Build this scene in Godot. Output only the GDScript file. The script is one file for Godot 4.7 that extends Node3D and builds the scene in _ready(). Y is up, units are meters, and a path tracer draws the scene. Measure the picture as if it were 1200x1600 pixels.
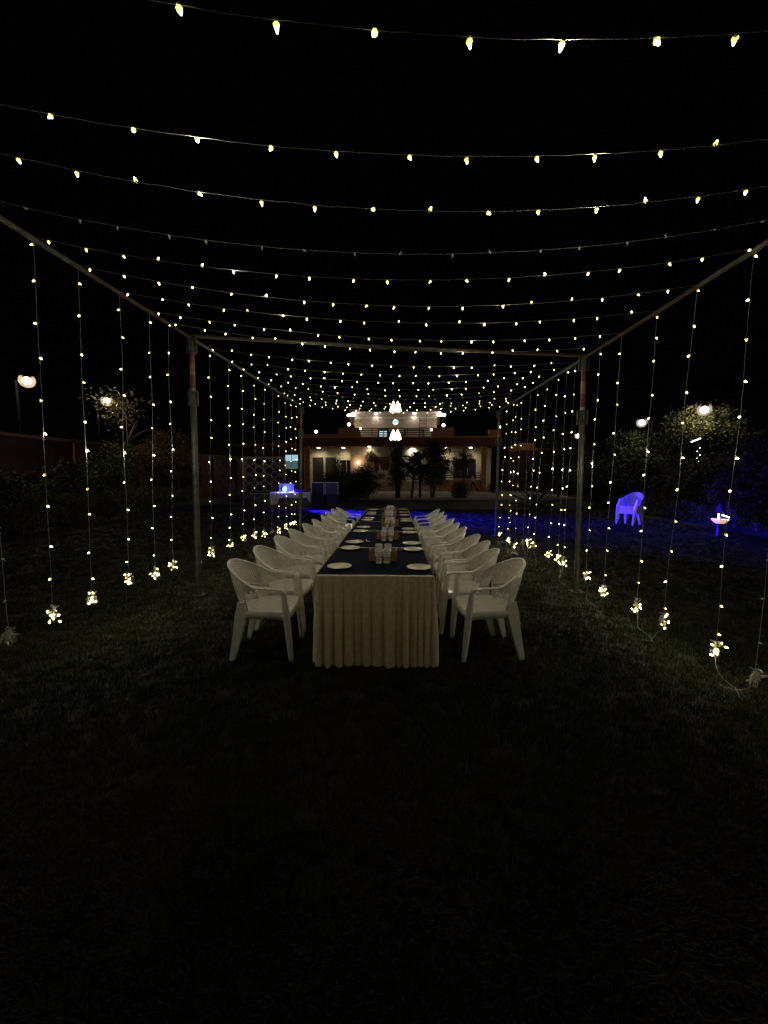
extends Node3D
# A garden dinner at night: a long table with white plastic chairs under a pavilion of fairy lights.

var taken := {}
var M := {}
var rng := RandomNumberGenerator.new()
const NTH := ["nearest", "second", "third", "fourth", "fifth", "sixth", "seventh", "eighth", "ninth", "tenth", "eleventh", "twelfth", "thirteenth", "fourteenth", "fifteenth", "sixteenth", "seventeenth", "eighteenth", "farthest"]

# ------------------------------------------------------------------ naming
func numbered(called: String) -> String:
	var n: int = taken.get(called, 0)
	taken[called] = n + 1
	return called if n == 0 else "%s_%03d" % [called, n]

func tag(o: Node, label: String, category: String, group := "") -> Node:
	if label: o.set_meta("label", label)
	if category: o.set_meta("category", category)
	if group: o.set_meta("group", group)
	return o

func thing(called: String, label: String, category: String, at := Vector3.ZERO, turn := 0.0, group := "") -> Node3D:
	var o := Node3D.new()
	o.name = numbered(called)
	add_child(o)
	o.position = at
	o.rotation.y = turn
	tag(o, label, category, group)
	return o

func obj(called: String, what, material = null, parent: Node = null) -> MeshInstance3D:
	var o := MeshInstance3D.new()
	if what is SurfaceTool:
		what.generate_normals()
		o.mesh = what.commit()
	else:
		o.mesh = what
	if material: o.material_override = material
	if parent == null or parent == self:
		o.name = numbered(called)
		add_child(o)
	else:
		var n := 0
		var s := called
		while parent.has_node(NodePath(s)):
			n += 1
			s = "%s_%03d" % [called, n]
		o.name = s
		parent.add_child(o)
	return o

# quick variant for long runs of alike parts
func piece(called: String, k: int, mesh: Mesh, material, parent: Node, xf: Transform3D) -> MeshInstance3D:
	var o := MeshInstance3D.new()
	o.name = called if k == 0 else "%s_%03d" % [called, k]
	o.mesh = mesh
	if material: o.material_override = material
	o.transform = xf
	parent.add_child(o)
	return o

func struct(called: String, what, material) -> MeshInstance3D:
	var o := obj(called, what, material)
	o.set_meta("kind", "structure")
	return o

func dup(root: Node3D, at: Vector3, turn: float, label: String, group := "") -> Node3D:
	var r: Node3D = root.duplicate()
	var base: String = root.name
	var re := RegEx.create_from_string("_[0-9]{3}$")
	r.name = numbered(re.sub(base, ""))
	add_child(r)
	r.position = at
	r.rotation = Vector3(0, turn, 0)
	r.set_meta("label", label)
	if group: r.set_meta("group", group)
	return r

# ------------------------------------------------------------------ shapes
func new_st() -> SurfaceTool:
	var s := SurfaceTool.new()
	s.begin(Mesh.PRIMITIVE_TRIANGLES)
	s.set_smooth_group(-1)
	return s

func tri(s: SurfaceTool, a: Vector3, b: Vector3, c: Vector3, out: Vector3) -> void:
	if (a - c).cross(a - b).dot(out) < 0.0:
		var t := b
		b = c
		c = t
	s.add_vertex(a)
	s.add_vertex(b)
	s.add_vertex(c)

func quad(s: SurfaceTool, a: Vector3, b: Vector3, c: Vector3, d: Vector3, out: Vector3) -> void:
	tri(s, a, b, c, out)
	tri(s, a, c, d, out)

func box(s: SurfaceTool, at: Vector3, size: Vector3, basis := Basis.IDENTITY) -> void:
	var h := size * 0.5
	var p := []
	for i in 8:
		p.append(at + basis * Vector3(h.x if i & 1 else -h.x, h.y if i & 2 else -h.y, h.z if i & 4 else -h.z))
	quad(s, p[0], p[1], p[3], p[2], -basis.z)
	quad(s, p[4], p[5], p[7], p[6], basis.z)
	quad(s, p[0], p[2], p[6], p[4], -basis.x)
	quad(s, p[1], p[3], p[7], p[5], basis.x)
	quad(s, p[0], p[1], p[5], p[4], -basis.y)
	quad(s, p[2], p[3], p[7], p[6], basis.y)

# a box given by its two corners
func span(s: SurfaceTool, lo: Vector3, hi: Vector3) -> void:
	box(s, (lo + hi) * 0.5, (hi - lo).abs())

# a box with chamfered upright and top edges
func soft_box(s: SurfaceTool, at: Vector3, size: Vector3, c := 0.01) -> void:
	var rings := []
	for lv in [[-0.5, c], [-0.5 + c / size.y, 0.0], [0.5 - c / size.y, 0.0], [0.5, c]]:
		var hx: float = size.x * 0.5 - lv[1]
		var hz: float = size.z * 0.5 - lv[1]
		var y: float = lv[0] * size.y
		rings.append([Vector3(-hx + c, y, -hz), Vector3(hx - c, y, -hz), Vector3(hx, y, -hz + c), Vector3(hx, y, hz - c), Vector3(hx - c, y, hz), Vector3(-hx + c, y, hz), Vector3(-hx, y, hz - c), Vector3(-hx, y, -hz + c)])
	for r in 3:
		for k in 8:
			var a: Vector3 = rings[r][k]
			var b: Vector3 = rings[r][(k + 1) % 8]
			quad(s, at + a, at + b, at + rings[r + 1][(k + 1) % 8], at + rings[r + 1][k], a + b)
	for k in range(1, 7):
		tri(s, at + rings[0][0], at + rings[0][k], at + rings[0][k + 1], Vector3.DOWN)
		tri(s, at + rings[3][0], at + rings[3][k], at + rings[3][k + 1], Vector3.UP)

func tube(s: SurfaceTool, pts: Array, radius, sides := 6, caps := true) -> void:
	s.set_smooth_group(0)
	var n := pts.size()
	var t0: Vector3 = (pts[1] - pts[0]).normalized()
	var up := Vector3.UP if absf(t0.y) < 0.9 else Vector3.RIGHT
	var side := t0.cross(up).normalized()
	var prev := []
	for i in n:
		var t: Vector3 = (pts[mini(i + 1, n - 1)] - pts[maxi(i - 1, 0)]).normalized()
		side = (side - t * side.dot(t)).normalized()
		var q := t.cross(side)
		var r: float = radius if not radius is Array else radius[i]
		var ring := []
		for k in sides:
			var a := TAU * k / sides
			ring.append(pts[i] + (side * cos(a) + q * sin(a)) * r)
		if i > 0:
			for k in sides:
				var m: int = (k + 1) % sides
				quad(s, prev[k], prev[m], ring[m], ring[k], ring[k] + ring[m] - pts[i] * 2.0)
		if caps and (i == 0 or i == n - 1):
			s.set_smooth_group(-1)
			for k in range(1, sides - 1):
				tri(s, ring[0], ring[k], ring[k + 1], t * (-1.0 if i == 0 else 1.0))
			s.set_smooth_group(0)
		prev = ring
	s.set_smooth_group(-1)

# a closed outline (x, y) swept along pts; x lies along `wide`, scaled per point
func sweep(s: SurfaceTool, pts: Array, outline: Array, scales: Array, wide: Array) -> void:
	var prev := []
	var n := pts.size()
	for i in n:
		var t: Vector3 = (pts[mini(i + 1, n - 1)] - pts[maxi(i - 1, 0)]).normalized()
		var w: Vector3 = wide[i]
		w = (w - t * w.dot(t)).normalized()
		var q := t.cross(w)
		var ring := []
		for p in outline:
			ring.append(pts[i] + w * p.x * scales[i].x + q * p.y * scales[i].y)
		if i > 0:
			for k in outline.size():
				var m: int = (k + 1) % outline.size()
				var mid: Vector2 = (outline[k] + outline[m]) * 0.5
				quad(s, prev[k], prev[m], ring[m], ring[k], w * mid.x + q * mid.y)
		if i == 0 or i == n - 1:
			for k in range(1, outline.size() - 1):
				tri(s, ring[0], ring[k], ring[k + 1], t * (-1.0 if i == 0 else 1.0))
		prev = ring

func lathe(s: SurfaceTool, prof: Array, seg: int, at := Vector3.ZERO, smooth := true) -> void:
	s.set_smooth_group(0 if smooth else -1)
	for i in range(1, prof.size()):
		var p: Vector2 = prof[i - 1]
		var q: Vector2 = prof[i]
		var nrm := Vector2(q.y - p.y, p.x - q.x)     # outside of a profile that runs upwards
		for k in seg:
			var a := TAU * k / seg
			var b := TAU * (k + 1) / seg
			var ca := Vector3(cos(a), 0, sin(a))
			var cb := Vector3(cos(b), 0, sin(b))
			var out := (ca + cb) * nrm.x + Vector3.UP * nrm.y * 2.0
			var p0 := at + ca * p.x + Vector3.UP * p.y
			var p1 := at + cb * p.x + Vector3.UP * p.y
			var q0 := at + ca * q.x + Vector3.UP * q.y
			var q1 := at + cb * q.x + Vector3.UP * q.y
			if p.x > 1e-5: tri(s, p0, p1, q1, out)
			if q.x > 1e-5: tri(s, p0, q1, q0, out)
	s.set_smooth_group(-1)

func ball(s: SurfaceTool, at: Vector3, r: Vector3, seg := 8, rings := 5) -> void:
	s.set_smooth_group(0)
	for i in rings:
		for k in seg:
			var c := []
			for e in [[i, k], [i, k + 1], [i + 1, k + 1], [i + 1, k]]:
				var th: float = PI * e[0] / rings
				var ph: float = TAU * e[1] / seg
				c.append(at + Vector3(sin(th) * cos(ph), cos(th), sin(th) * sin(ph)) * r)
			var out: Vector3 = (c[0] + c[2]) * 0.5 - at
			if i > 0: tri(s, c[0], c[1], c[2], out)
			if i < rings - 1: tri(s, c[0], c[2], c[3], out)
	s.set_smooth_group(-1)

# ------------------------------------------------------------------ materials
func noise_tex(freq: float, lo: float, hi: float, sd: int, kind := FastNoiseLite.TYPE_SIMPLEX_SMOOTH, size := 256, tint := Color.WHITE) -> NoiseTexture2D:
	var f := FastNoiseLite.new()
	f.noise_type = kind
	f.frequency = freq
	f.seed = sd
	f.fractal_octaves = 4
	var t := NoiseTexture2D.new()
	t.width = size
	t.height = size
	t.seamless = true
	t.noise = f
	var g := Gradient.new()
	g.set_color(0, Color(lo, lo, lo))
	g.set_color(1, Color(hi, hi, hi) * tint)
	t.color_ramp = g
	return t

func mat(r: float, g: float, b: float, rough := 0.8, metal := 0.0, tex: Texture2D = null, scale := 1.0) -> StandardMaterial3D:
	var m := StandardMaterial3D.new()
	m.albedo_color = Color(r, g, b).linear_to_srgb()
	m.roughness = rough
	m.metallic = metal
	if tex:
		m.albedo_texture = tex
		m.uv1_triplanar = true
		m.uv1_world_triplanar = true
		m.uv1_scale = Vector3.ONE * scale
	return m

func glow(r: float, g: float, b: float, e: float) -> StandardMaterial3D:
	var m := mat(0.8, 0.8, 0.75, 0.4)
	m.emission_enabled = true
	m.emission = Color(r, g, b).linear_to_srgb()
	m.emission_energy_multiplier = e
	return m

func omni(parent: Node, at: Vector3, color: Color, energy: float, size := 0.02, reach := 30.0) -> OmniLight3D:
	var l := OmniLight3D.new()
	l.name = "lamp_light"
	l.light_color = color.linear_to_srgb()
	l.light_energy = energy
	l.light_size = size
	l.omni_range = reach
	l.omni_attenuation = 2.0
	l.shadow_enabled = true
	parent.add_child(l, true)
	l.position = at
	return l

func spot(parent: Node, at: Vector3, towards: Vector3, color: Color, energy: float, angle: float, blend: float, size := 0.04) -> SpotLight3D:
	var l := SpotLight3D.new()
	l.name = "lamp_light"
	l.light_color = color.linear_to_srgb()
	l.light_energy = energy
	l.light_size = size
	l.spot_range = 40.0
	l.spot_attenuation = 2.0
	l.spot_angle = angle
	l.spot_angle_attenuation = blend
	l.shadow_enabled = true
	parent.add_child(l, true)
	var up := Vector3.UP if absf(towards.normalized().y) < 0.95 else Vector3.RIGHT
	l.transform = Transform3D(Basis.looking_at(towards, up), at)
	return l

func make_materials() -> void:
	var fine := noise_tex(0.03, 0.72, 1.0, 11)
	var blotch := noise_tex(0.012, 0.55, 1.0, 12)
	var soft := noise_tex(0.02, 0.86, 1.0, 13)
	M.fine = fine
	M.blotch = blotch
	M.soft = soft
	M.plastic = mat(0.86, 0.85, 0.82, 0.24, 0.0, soft, 2.0)
	M.skirt = mat(0.80, 0.70, 0.48, 0.62, 0.0, soft, 3.0)
	M.skirt.rim_enabled = true
	M.skirt.rim = 0.4
	M.navy = mat(0.004, 0.010, 0.034, 0.9, 0.0, fine, 3.0)
	M.navy.metallic_specular = 0.15
	M.white_cloth = mat(0.86, 0.85, 0.82, 0.8, 0.0, soft, 3.0)
	M.plate = mat(0.70, 0.66, 0.50, 0.25)
	M.steel = mat(0.085, 0.08, 0.07, 0.6, 0.3, blotch, 2.5)
	M.rust = mat(0.075, 0.045, 0.03, 0.75, 0.15, blotch, 4.0)
	M.pipe_red = mat(0.28, 0.05, 0.035, 0.6, 0.0, blotch, 5.0)
	M.pipe_yellow = mat(0.42, 0.27, 0.05, 0.6, 0.0, blotch, 5.0)
	M.pipe_white = mat(0.55, 0.53, 0.48, 0.55, 0.0, blotch, 5.0)
	M.wire = mat(0.26, 0.25, 0.22, 0.6)
	M.socket = mat(0.55, 0.55, 0.42, 0.4)
	M.dead_lens = mat(0.45, 0.45, 0.45, 0.2)
	M.bulb = [glow(1.0, 0.89, 0.36, 16.0), glow(1.0, 0.91, 0.42, 10.0), glow(1.0, 0.90, 0.45, 5.0)]
	M.bloom_collar = glow(1.0, 0.78, 0.10, 2.0)  # glowing yellow ring stands in for the bloom round each bulb
	M.lamp_haze = mat(0.009, 0.005, 0.0025, 0.7)  # faint warm tint for the glare halo round the street lamps
	M.lamp_haze.transparency = BaseMaterial3D.TRANSPARENCY_ALPHA
	M.lamp_haze.albedo_color.a = 0.3
	M.lamp_haze.roughness = 0.7
	M.wood = mat(0.46, 0.27, 0.13, 0.5, 0.0, fine, 6.0)
	M.paper = mat(0.6, 0.58, 0.52, 0.9)
	M.glass = mat(0.95, 0.95, 1.0, 0.2)
	M.glass.transparency = BaseMaterial3D.TRANSPARENCY_ALPHA
	M.glass.albedo_color.a = 0.14
	M.cut_glass = mat(0.98, 0.97, 1.0, 0.3)
	M.cut_glass.transparency = BaseMaterial3D.TRANSPARENCY_ALPHA
	M.cut_glass.albedo_color.a = 0.85
	var cut := noise_tex(0.06, 0.0, 1.0, 14, FastNoiseLite.TYPE_CELLULAR)
	cut.color_ramp = null
	cut.as_normal_map = true
	cut.bump_strength = 10.0
	M.glass.normal_enabled = true
	M.glass.normal_texture = cut
	M.glass.normal_scale = 1.6
	M.glass.uv1_triplanar = true
	M.glass.uv1_scale = Vector3.ONE * 9.0
	M.grass = mat(1, 1, 1, 0.85)
	M.grass.metallic_specular = 0.1
	M.grass.vertex_color_use_as_albedo = true
	M.leaf = mat(1, 1, 1, 0.75)
	M.leaf.metallic_specular = 0.25
	M.leaf.vertex_color_use_as_albedo = true
	M.leaf.backlight_enabled = true
	M.leaf.backlight = Color(0.3, 0.32, 0.15)
	M.bark = mat(0.09, 0.065, 0.045, 0.9, 0.0, fine, 5.0)
	M.soil = mat(0.016, 0.017, 0.011, 0.95, 0.0, blotch, 0.7)
	M.pave = mat(0.5, 0.43, 0.41, 0.85, 0.0, blotch, 0.4)
	M.kerb = mat(0.3, 0.27, 0.25, 0.85, 0.0, fine, 1.0)
	M.beige = mat(0.46, 0.37, 0.27, 0.85, 0.0, soft, 0.5)
	M.cream = mat(0.52, 0.47, 0.34, 0.85, 0.0, soft, 0.5)
	M.orange = mat(0.44, 0.19, 0.085, 0.85, 0.0, soft, 0.5)
	M.maroon = mat(0.13, 0.030, 0.018, 0.8, 0.0, soft, 0.5)
	M.red_wall = mat(0.095, 0.032, 0.017, 0.9, 0.0, blotch, 0.3)
	M.black_pole = mat(0.003, 0.003, 0.003, 1.0)
	M.black_pole.metallic_specular = 0.0
	M.dark_plaster = mat(0.05, 0.042, 0.036, 0.9, 0.0, blotch, 0.3)
	M.dark_metal = mat(0.012, 0.012, 0.014, 0.6)
	M.dark_wood = mat(0.022, 0.016, 0.014, 0.5, 0.0, fine, 2.0)
	M.dark_glass = mat(0.01, 0.012, 0.016, 0.08)
	M.trim = mat(0.6, 0.58, 0.54, 0.6)
	M.speaker = mat(0.012, 0.012, 0.015, 0.6)
	M.speaker_edge = mat(0.85, 0.85, 0.9, 0.5)
	M.grille = mat(0.10, 0.10, 0.12, 0.5, 0.5)
	M.chrome = mat(0.7, 0.7, 0.72, 0.2, 1.0)
	M.blue_lens = glow(0.02, 0.25, 1.0, 9.0)
	M.screen = glow(0.45, 0.75, 0.9, 0.75)
	M.faded = mat(0.16, 0.15, 0.16, 0.8)
	M.screen_dim = glow(0.05, 0.16, 0.18, 0.5)
	M.warm_lamp = glow(1.0, 0.78, 0.48, 11.0)
	M.white_lamp = glow(1.0, 0.93, 0.82, 12.0)
	M.cold_lamp = glow(0.85, 0.93, 1.0, 12.0)
	M.strand = glow(1.0, 0.93, 0.72, 3.0)

# ------------------------------------------------------------------ fairy lights
var bulb_meshes := []
var dead_bulb: Mesh

func make_bulbs() -> void:
	for k in 4:
		var s := new_st()
		lathe(s, [Vector2(0.0, 0.002), Vector2(0.0052, 0.002), Vector2(0.0058, -0.010), Vector2(0.0, -0.010)], 6)
		s.set_material(M.socket)
		s.generate_normals()
		var mesh := s.commit()
		s = new_st()
		lathe(s, [Vector2(0.0, -0.025), Vector2(0.0024, -0.023), Vector2(0.0046, -0.017), Vector2(0.0052, -0.0125), Vector2(0.004, -0.009)] if k < 3 else [Vector2(0.0, -0.022), Vector2(0.002, -0.021), Vector2(0.003, -0.009)], 7)
		s.set_material(M.bulb[k] if k < 3 else M.dead_lens)
		s.generate_normals()
		mesh = s.commit(mesh)
		if k < 3:
			s = new_st()
			lathe(s, [Vector2(0.0050, -0.012), Vector2(0.0080, -0.011), Vector2(0.0088, -0.007), Vector2(0.0060, -0.004)], 7)
			s.set_material(M.bloom_collar)
			s.generate_normals()
			mesh = s.commit(mesh)
		if k < 3: bulb_meshes.append(mesh)
		else: dead_bulb = mesh

func pick_bulb(lit: bool) -> Mesh:
	if not lit: return dead_bulb
	var r := rng.randf()
	return bulb_meshes[0 if r < 0.66 else 1 if r < 0.9 else 2]

func tilt(down: Vector3) -> Basis:
	# a basis whose -y points along `down`
	var y := -down.normalized()
	var x := y.cross(Vector3(0.3, 0.2, 1.0)).normalized()
	return Basis(x, y, x.cross(y)).rotated(y, rng.randf() * TAU)

const LED := Color(1.0, 0.90, 0.62)

func wavy(pts: Array, amp: float) -> Array:
	var out := []
	for i in pts.size():
		out.append(pts[i] + Vector3(rng.randf_range(-amp, amp), rng.randf_range(-amp, amp), rng.randf_range(-amp, amp)))
	return out

func overhead(a: Vector3, b: Vector3, sag: float, lit: bool, ts: Array, label: String) -> void:
	var o := thing("fairy_light_string", label, "string light", a, 0, "fairy light strings draped across the pavilion" if lit else "")
	var f := func(t: float) -> Vector3: return (b - a) * t - Vector3.UP * sag * 4.0 * t * (1.0 - t)
	var pts := []
	for i in 101: pts.append(f.call(i / 100.0))
	var s := new_st()
	tube(s, wavy(pts, 0.0016), 0.0010, 4)
	obj("wire", s, M.wire, o)
	if ts.is_empty():
		var t := rng.randf_range(0.008, 0.03)
		var odd := rng.randi() % 2
		while t < 0.995:
			ts.append(t)
			t += (0.061 if odd else 0.049) + rng.randf_range(-0.006, 0.006)
			odd = 1 - odd
	var n := ts.size()
	for i in n:
		var p: Vector3 = f.call(ts[i])
		var r := rng.randf()
		var d := Vector3(rng.randf_range(-0.5, 0.5), -1.0, rng.randf_range(-0.6, 0.6))
		if r < 0.12: d = Vector3(rng.randf_range(-0.6, 0.6), 1.0, rng.randf_range(-0.4, 0.4))
		elif r < 0.3: d = Vector3(rng.randf_range(-1, 1), -0.4, rng.randf_range(-1, 1))
		var xf := Transform3D(tilt(d), p - Vector3.UP * 0.002)
		piece("bulb", i, pick_bulb(lit), null, o, xf)
		if lit and (i == int(n * 0.3) or i == int(n * 0.7)):
			omni(o, xf * Vector3(0, -0.02, 0), LED, P_OVER, 0.012)

func drop(top: Vector3, bottom: Vector3, lit: bool, ys: Array, tail: int, label: String, side: String, bundle_down := 0.12) -> void:
	var o := thing("hanging_fairy_light", label, "string light", top, 0, "fairy lights hanging from the %s beam" % side if lit else "")
	var d := bottom - top
	var f := func(t: float) -> Vector3:
		return d * t + Vector3(sin(t * 9.0 + top.z * 5.0), 0, cos(t * 7.0 + top.z * 3.0)) * 0.008 * sin(PI * t)
	var pts := []
	for i in 61: pts.append(f.call(i / 60.0))
	var s := new_st()
	tube(s, wavy(pts, 0.0016), 0.0017, 4)
	obj("wire", s, M.wire, o)
	if ys.is_empty():
		var y := top.y - rng.randf_range(0.03, 0.12)
		var odd := rng.randi() % 2
		while y > bottom.y + 0.08:
			ys.append(y)
			y -= (0.30 if odd else 0.235) + rng.randf_range(-0.03, 0.03)
			odd = 1 - odd
	var k := 0
	var flip := 1.0 if rng.randf() < 0.5 else -1.0
	for y in ys:
		var t: float = (y - top.y) / d.y
		if rng.randf() < 0.7: flip = -flip
		var dir := Vector3(flip * rng.randf_range(0.3, 1.0), -rng.randf_range(0.1, 0.8), rng.randf_range(-0.5, 0.5))
		var xf := Transform3D(tilt(dir), f.call(t))
		piece("bulb", k, pick_bulb(lit), null, o, xf)
		if lit and k == ys.size() / 2: omni(o, xf * Vector3(0, -0.02, 0), LED, P_DROP, 0.012)
		k += 1
	# the spare length tied into a bundle
	s = new_st()
	var loop := []
	for i in 60:
		var a := i * 0.55
		loop.append(d + Vector3(sin(a) * rng.randf_range(0.015, 0.042), -0.01 - bundle_down * (0.5 - 0.5 * cos(a * 0.37)) * rng.randf_range(0.5, 1.0), cos(a * 1.3) * rng.randf_range(0.01, 0.03)))
	tube(s, loop, 0.0018, 4)
	var tape := []
	for i in 5: tape.append(d + Vector3(rng.randf_range(-0.012, 0.012), -0.01 - bundle_down * i / 5.0, rng.randf_range(-0.01, 0.01)))
	tube(s, tape, 0.006, 5)
	if not lit:   # loose ribbon ends of a tied, dead bundle
		for e in 3:
			var rb := [d + Vector3(0, -0.03, 0), d + Vector3(0.03 - 0.03 * e, -0.06, 0.01), d + Vector3(0.09 - 0.07 * e, -0.05 - 0.035 * e, 0.02)]
			tube(s, rb, [0.006, 0.012, 0.003], 5)
	obj("tied_bundle", s, M.wire, o)
	for i in (8 if lit else 3):
		var p := d + Vector3(rng.randf_range(-0.045, 0.045), -0.01 - rng.randf() * bundle_down, rng.randf_range(-0.03, 0.03))
		var dir := Vector3(rng.randf_range(-1, 1), rng.randf_range(-1, 0.5), rng.randf_range(-0.6, 1))
		var xf := Transform3D(tilt(dir), p)
		piece("bulb", k, bulb_meshes[0 if i < 6 else 1] if lit else dead_bulb, null, o, xf)
		if lit and i == 2: omni(o, xf * Vector3(0, -0.02, 0), LED, P_BUNDLE if bottom.z < -2.3 else 0.012, 0.012)
		k += 1
	if tail != 0:
		s = new_st()
		var path := []
		var g := Vector3(bottom.x, 0.015, bottom.z + tail * 0.26)
		for i in 22:
			var t := i / 21.0
			var p := Vector3(bottom.x, bottom.y - bundle_down, bottom.z).lerp(g, t)
			p.y = lerpf(bottom.y - bundle_down, 0.012, 1.0 - pow(1.0 - t, 2.4))
			path.append(p - top + Vector3(sin(t * 7.0 + top.z), 0, 0) * 0.035 * sin(PI * t))
		tube(s, wavy(path, 0.004), 0.0019, 4)
		obj("loose_tail", s, M.wire, o)

# ------------------------------------------------------------------ chair
var chair0: Node3D

func rim_at(u: float) -> Vector3:      # u -1..1 along the whole rim, 0 = middle of the back
	var a := absf(u)
	var sg := signf(u)
	if a <= 0.62:
		var ph := a / 0.62 * PI * 0.5
		var lift := pow(maxf(cos(ph), 0.0), 1.25)
		return Vector3(sg * 0.272 * sin(ph), 0.645 + 0.175 * lift, -0.02 - 0.235 * cos(ph) - 0.06 * lift)
	var t := (a - 0.62) / 0.38
	return Vector3(sg * (0.272 - 0.012 * t * t), 0.645 - 0.012 * t - 0.02 * pow(t, 6.0), -0.02 + 0.215 * t)

func shell_at(ph: float, v: float) -> Vector3:
	var hi := rim_at(ph / (PI * 0.5) * 0.62)
	var lo := Vector3(0.205 * sin(ph), 0.415, -0.045 - 0.165 * cos(ph))
	var p := lo.lerp(hi, v)
	p += Vector3(sin(ph), 0, -cos(ph)) * 0.012 * sin(PI * v)
	return p

func make_chair(label: String, group: String) -> Node3D:
	var t := thing("plastic_armchair", label, "chair", Vector3.ZERO, 0, group)
	# back: a curved shell with a woven lattice of small holes, louvred sides and open slots
	var nu := 96
	var nv := 40
	var s := new_st()
	var P := []
	var N := []
	for i in nu + 1:
		P.append([])
		N.append([])
		for j in nv + 1:
			var ph := lerpf(-PI * 0.5, PI * 0.5, float(i) / nu)
			var v := float(j) / nv
			P[i].append(shell_at(ph, v))
			var du := shell_at(ph + 0.01, v) - shell_at(ph - 0.01, v)
			var dv := shell_at(ph, v + 0.01) - shell_at(ph, v - 0.01)
			N[i].append(du.cross(dv).normalized() * 0.0024)
	var open := func(i: int, j: int) -> bool:
		if i < 0 or j < 0 or i >= nu or j >= nv: return true
		var deg: float = absf((i + 0.5) * 180.0 / nu - 90.0)
		var v: float = (j + 0.5) / nv
		if deg > 80.0: return v < 0.86 and deg > 81.0
		if deg > 69.0 and v < 0.70: return true
		if deg < 67.0 and v > 0.47 and v < 0.93: return j % 2 == 1 and (i + j / 2) % 2 == 0
		if deg > 38.0 and deg < 66.0 and v > 0.07 and v < 0.42: return j % 3 == 0
		return false
	for i in nu:
		for j in nv:
			if open.call(i, j): continue
			var c := [[i, j], [i + 1, j], [i + 1, j + 1], [i, j + 1]]
			var fr := []
			var bk := []
			for e in c:
				fr.append(P[e[0]][e[1]] + N[e[0]][e[1]])
				bk.append(P[e[0]][e[1]] - N[e[0]][e[1]])
			var nn: Vector3 = N[i][j]
			s.set_smooth_group(1)
			quad(s, fr[0], fr[1], fr[2], fr[3], nn)
			s.set_smooth_group(2)
			quad(s, bk[0], bk[1], bk[2], bk[3], -nn)
			s.set_smooth_group(-1)
			var mid: Vector3 = (fr[0] + fr[2]) * 0.5
			for e in [[0, 1, 0, -1], [1, 2, 1, 0], [2, 3, 0, 1], [3, 0, -1, 0]]:
				if open.call(i + e[2], j + e[3]):
					quad(s, fr[e[0]], fr[e[1]], bk[e[1]], bk[e[0]], (fr[e[0]] + fr[e[1]]) * 0.5 - mid)
	obj("backrest", s, M.plastic, t)
	# one rail that runs over the back and down into both armrests
	s = new_st()
	var pts := []
	var sc := []
	var wd := []
	var oval := []
	for k in 10: oval.append(Vector2(cos(TAU * k / 10.0), sin(TAU * k / 10.0)))
	for i in 57:
		var u := lerpf(-1.0, 1.0, i / 56.0)
		var p := rim_at(u)
		pts.append(p)
		var arm := smoothstep(0.45, 0.75, absf(u))
		sc.append(Vector2(lerpf(0.013, 0.025, arm), lerpf(0.010, 0.0085, arm)))
		var flat := Vector3(p.x, 0, p.z + 0.02 if absf(u) < 0.62 else 0.0).normalized()
		wd.append(flat)
	s.set_smooth_group(0)
	sweep(s, pts, oval, sc, wd)
	obj("arm_rail", s, M.plastic, t)
	# seat: a dished plate with a skirt
	s = new_st()
	var top := []
	var m := 12
	for i in m + 1:
		top.append([])
		for j in m + 1:
			var x := lerpf(-1.0, 1.0, float(i) / m)
			var z := lerpf(-1.0, 1.0, float(j) / m)
			var w := lerpf(0.195, 0.238, (z + 1.0) * 0.5)
			var q := Vector3(x * w, 0.428 - 0.016 * (1.0 - x * x) * (1.0 - z * z * 0.6) - 0.010 * pow(maxf(z, 0.0), 4.0), 0.01 + z * 0.215 + 0.02 * (1.0 - x * x) * maxf(z, 0.0))
			top[i].append(q)
	s.set_smooth_group(1)
	for i in m:
		for j in m:
			quad(s, top[i][j], top[i + 1][j], top[i + 1][j + 1], top[i][j + 1], Vector3.UP)
	s.set_smooth_group(2)
	for i in m:
		for j in m:
			var dn := Vector3.DOWN * 0.005
			quad(s, top[i][j] + dn, top[i + 1][j] + dn, top[i + 1][j + 1] + dn, top[i][j + 1] + dn, Vector3.DOWN)
	s.set_smooth_group(3)
	for e in m:
		for side in 4:
			var a: Vector3 = [top[e][0], top[e][m], top[0][e], top[m][e]][side]
			var b: Vector3 = [top[e + 1][0], top[e + 1][m], top[0][e + 1], top[m][e + 1]][side]
			var o: Vector3 = [Vector3.FORWARD, Vector3.BACK, Vector3.LEFT, Vector3.RIGHT][side]
			var low := o * 0.012 + Vector3.DOWN * (0.062 if side != 1 else 0.05)
			var mid := o * 0.008 + Vector3.DOWN * 0.012
			quad(s, a, b, b + mid, a + mid, o)
			quad(s, a + mid, b + mid, b + low, a + low, o)
			var inn := -o * 0.004
			quad(s, a + mid + inn, b + mid + inn, b + low + inn, a + low + inn, -o)
			quad(s, a + low, b + low, b + low + inn, a + low + inn, Vector3.DOWN)
	obj("seat", s, M.plastic, t)
	# legs: folded angles that taper to the ground
	var ell := [Vector2(-0.5, -0.5), Vector2(0.5, -0.5), Vector2(0.5, -0.3), Vector2(-0.28, -0.26), Vector2(-0.3, 0.5), Vector2(-0.5, 0.5)]
	var bar := [Vector2(-0.5, -0.32), Vector2(-0.34, -0.5), Vector2(0.34, -0.5), Vector2(0.5, -0.32), Vector2(0.5, 0.32), Vector2(0.34, 0.5), Vector2(-0.34, 0.5), Vector2(-0.5, 0.32)]
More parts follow.
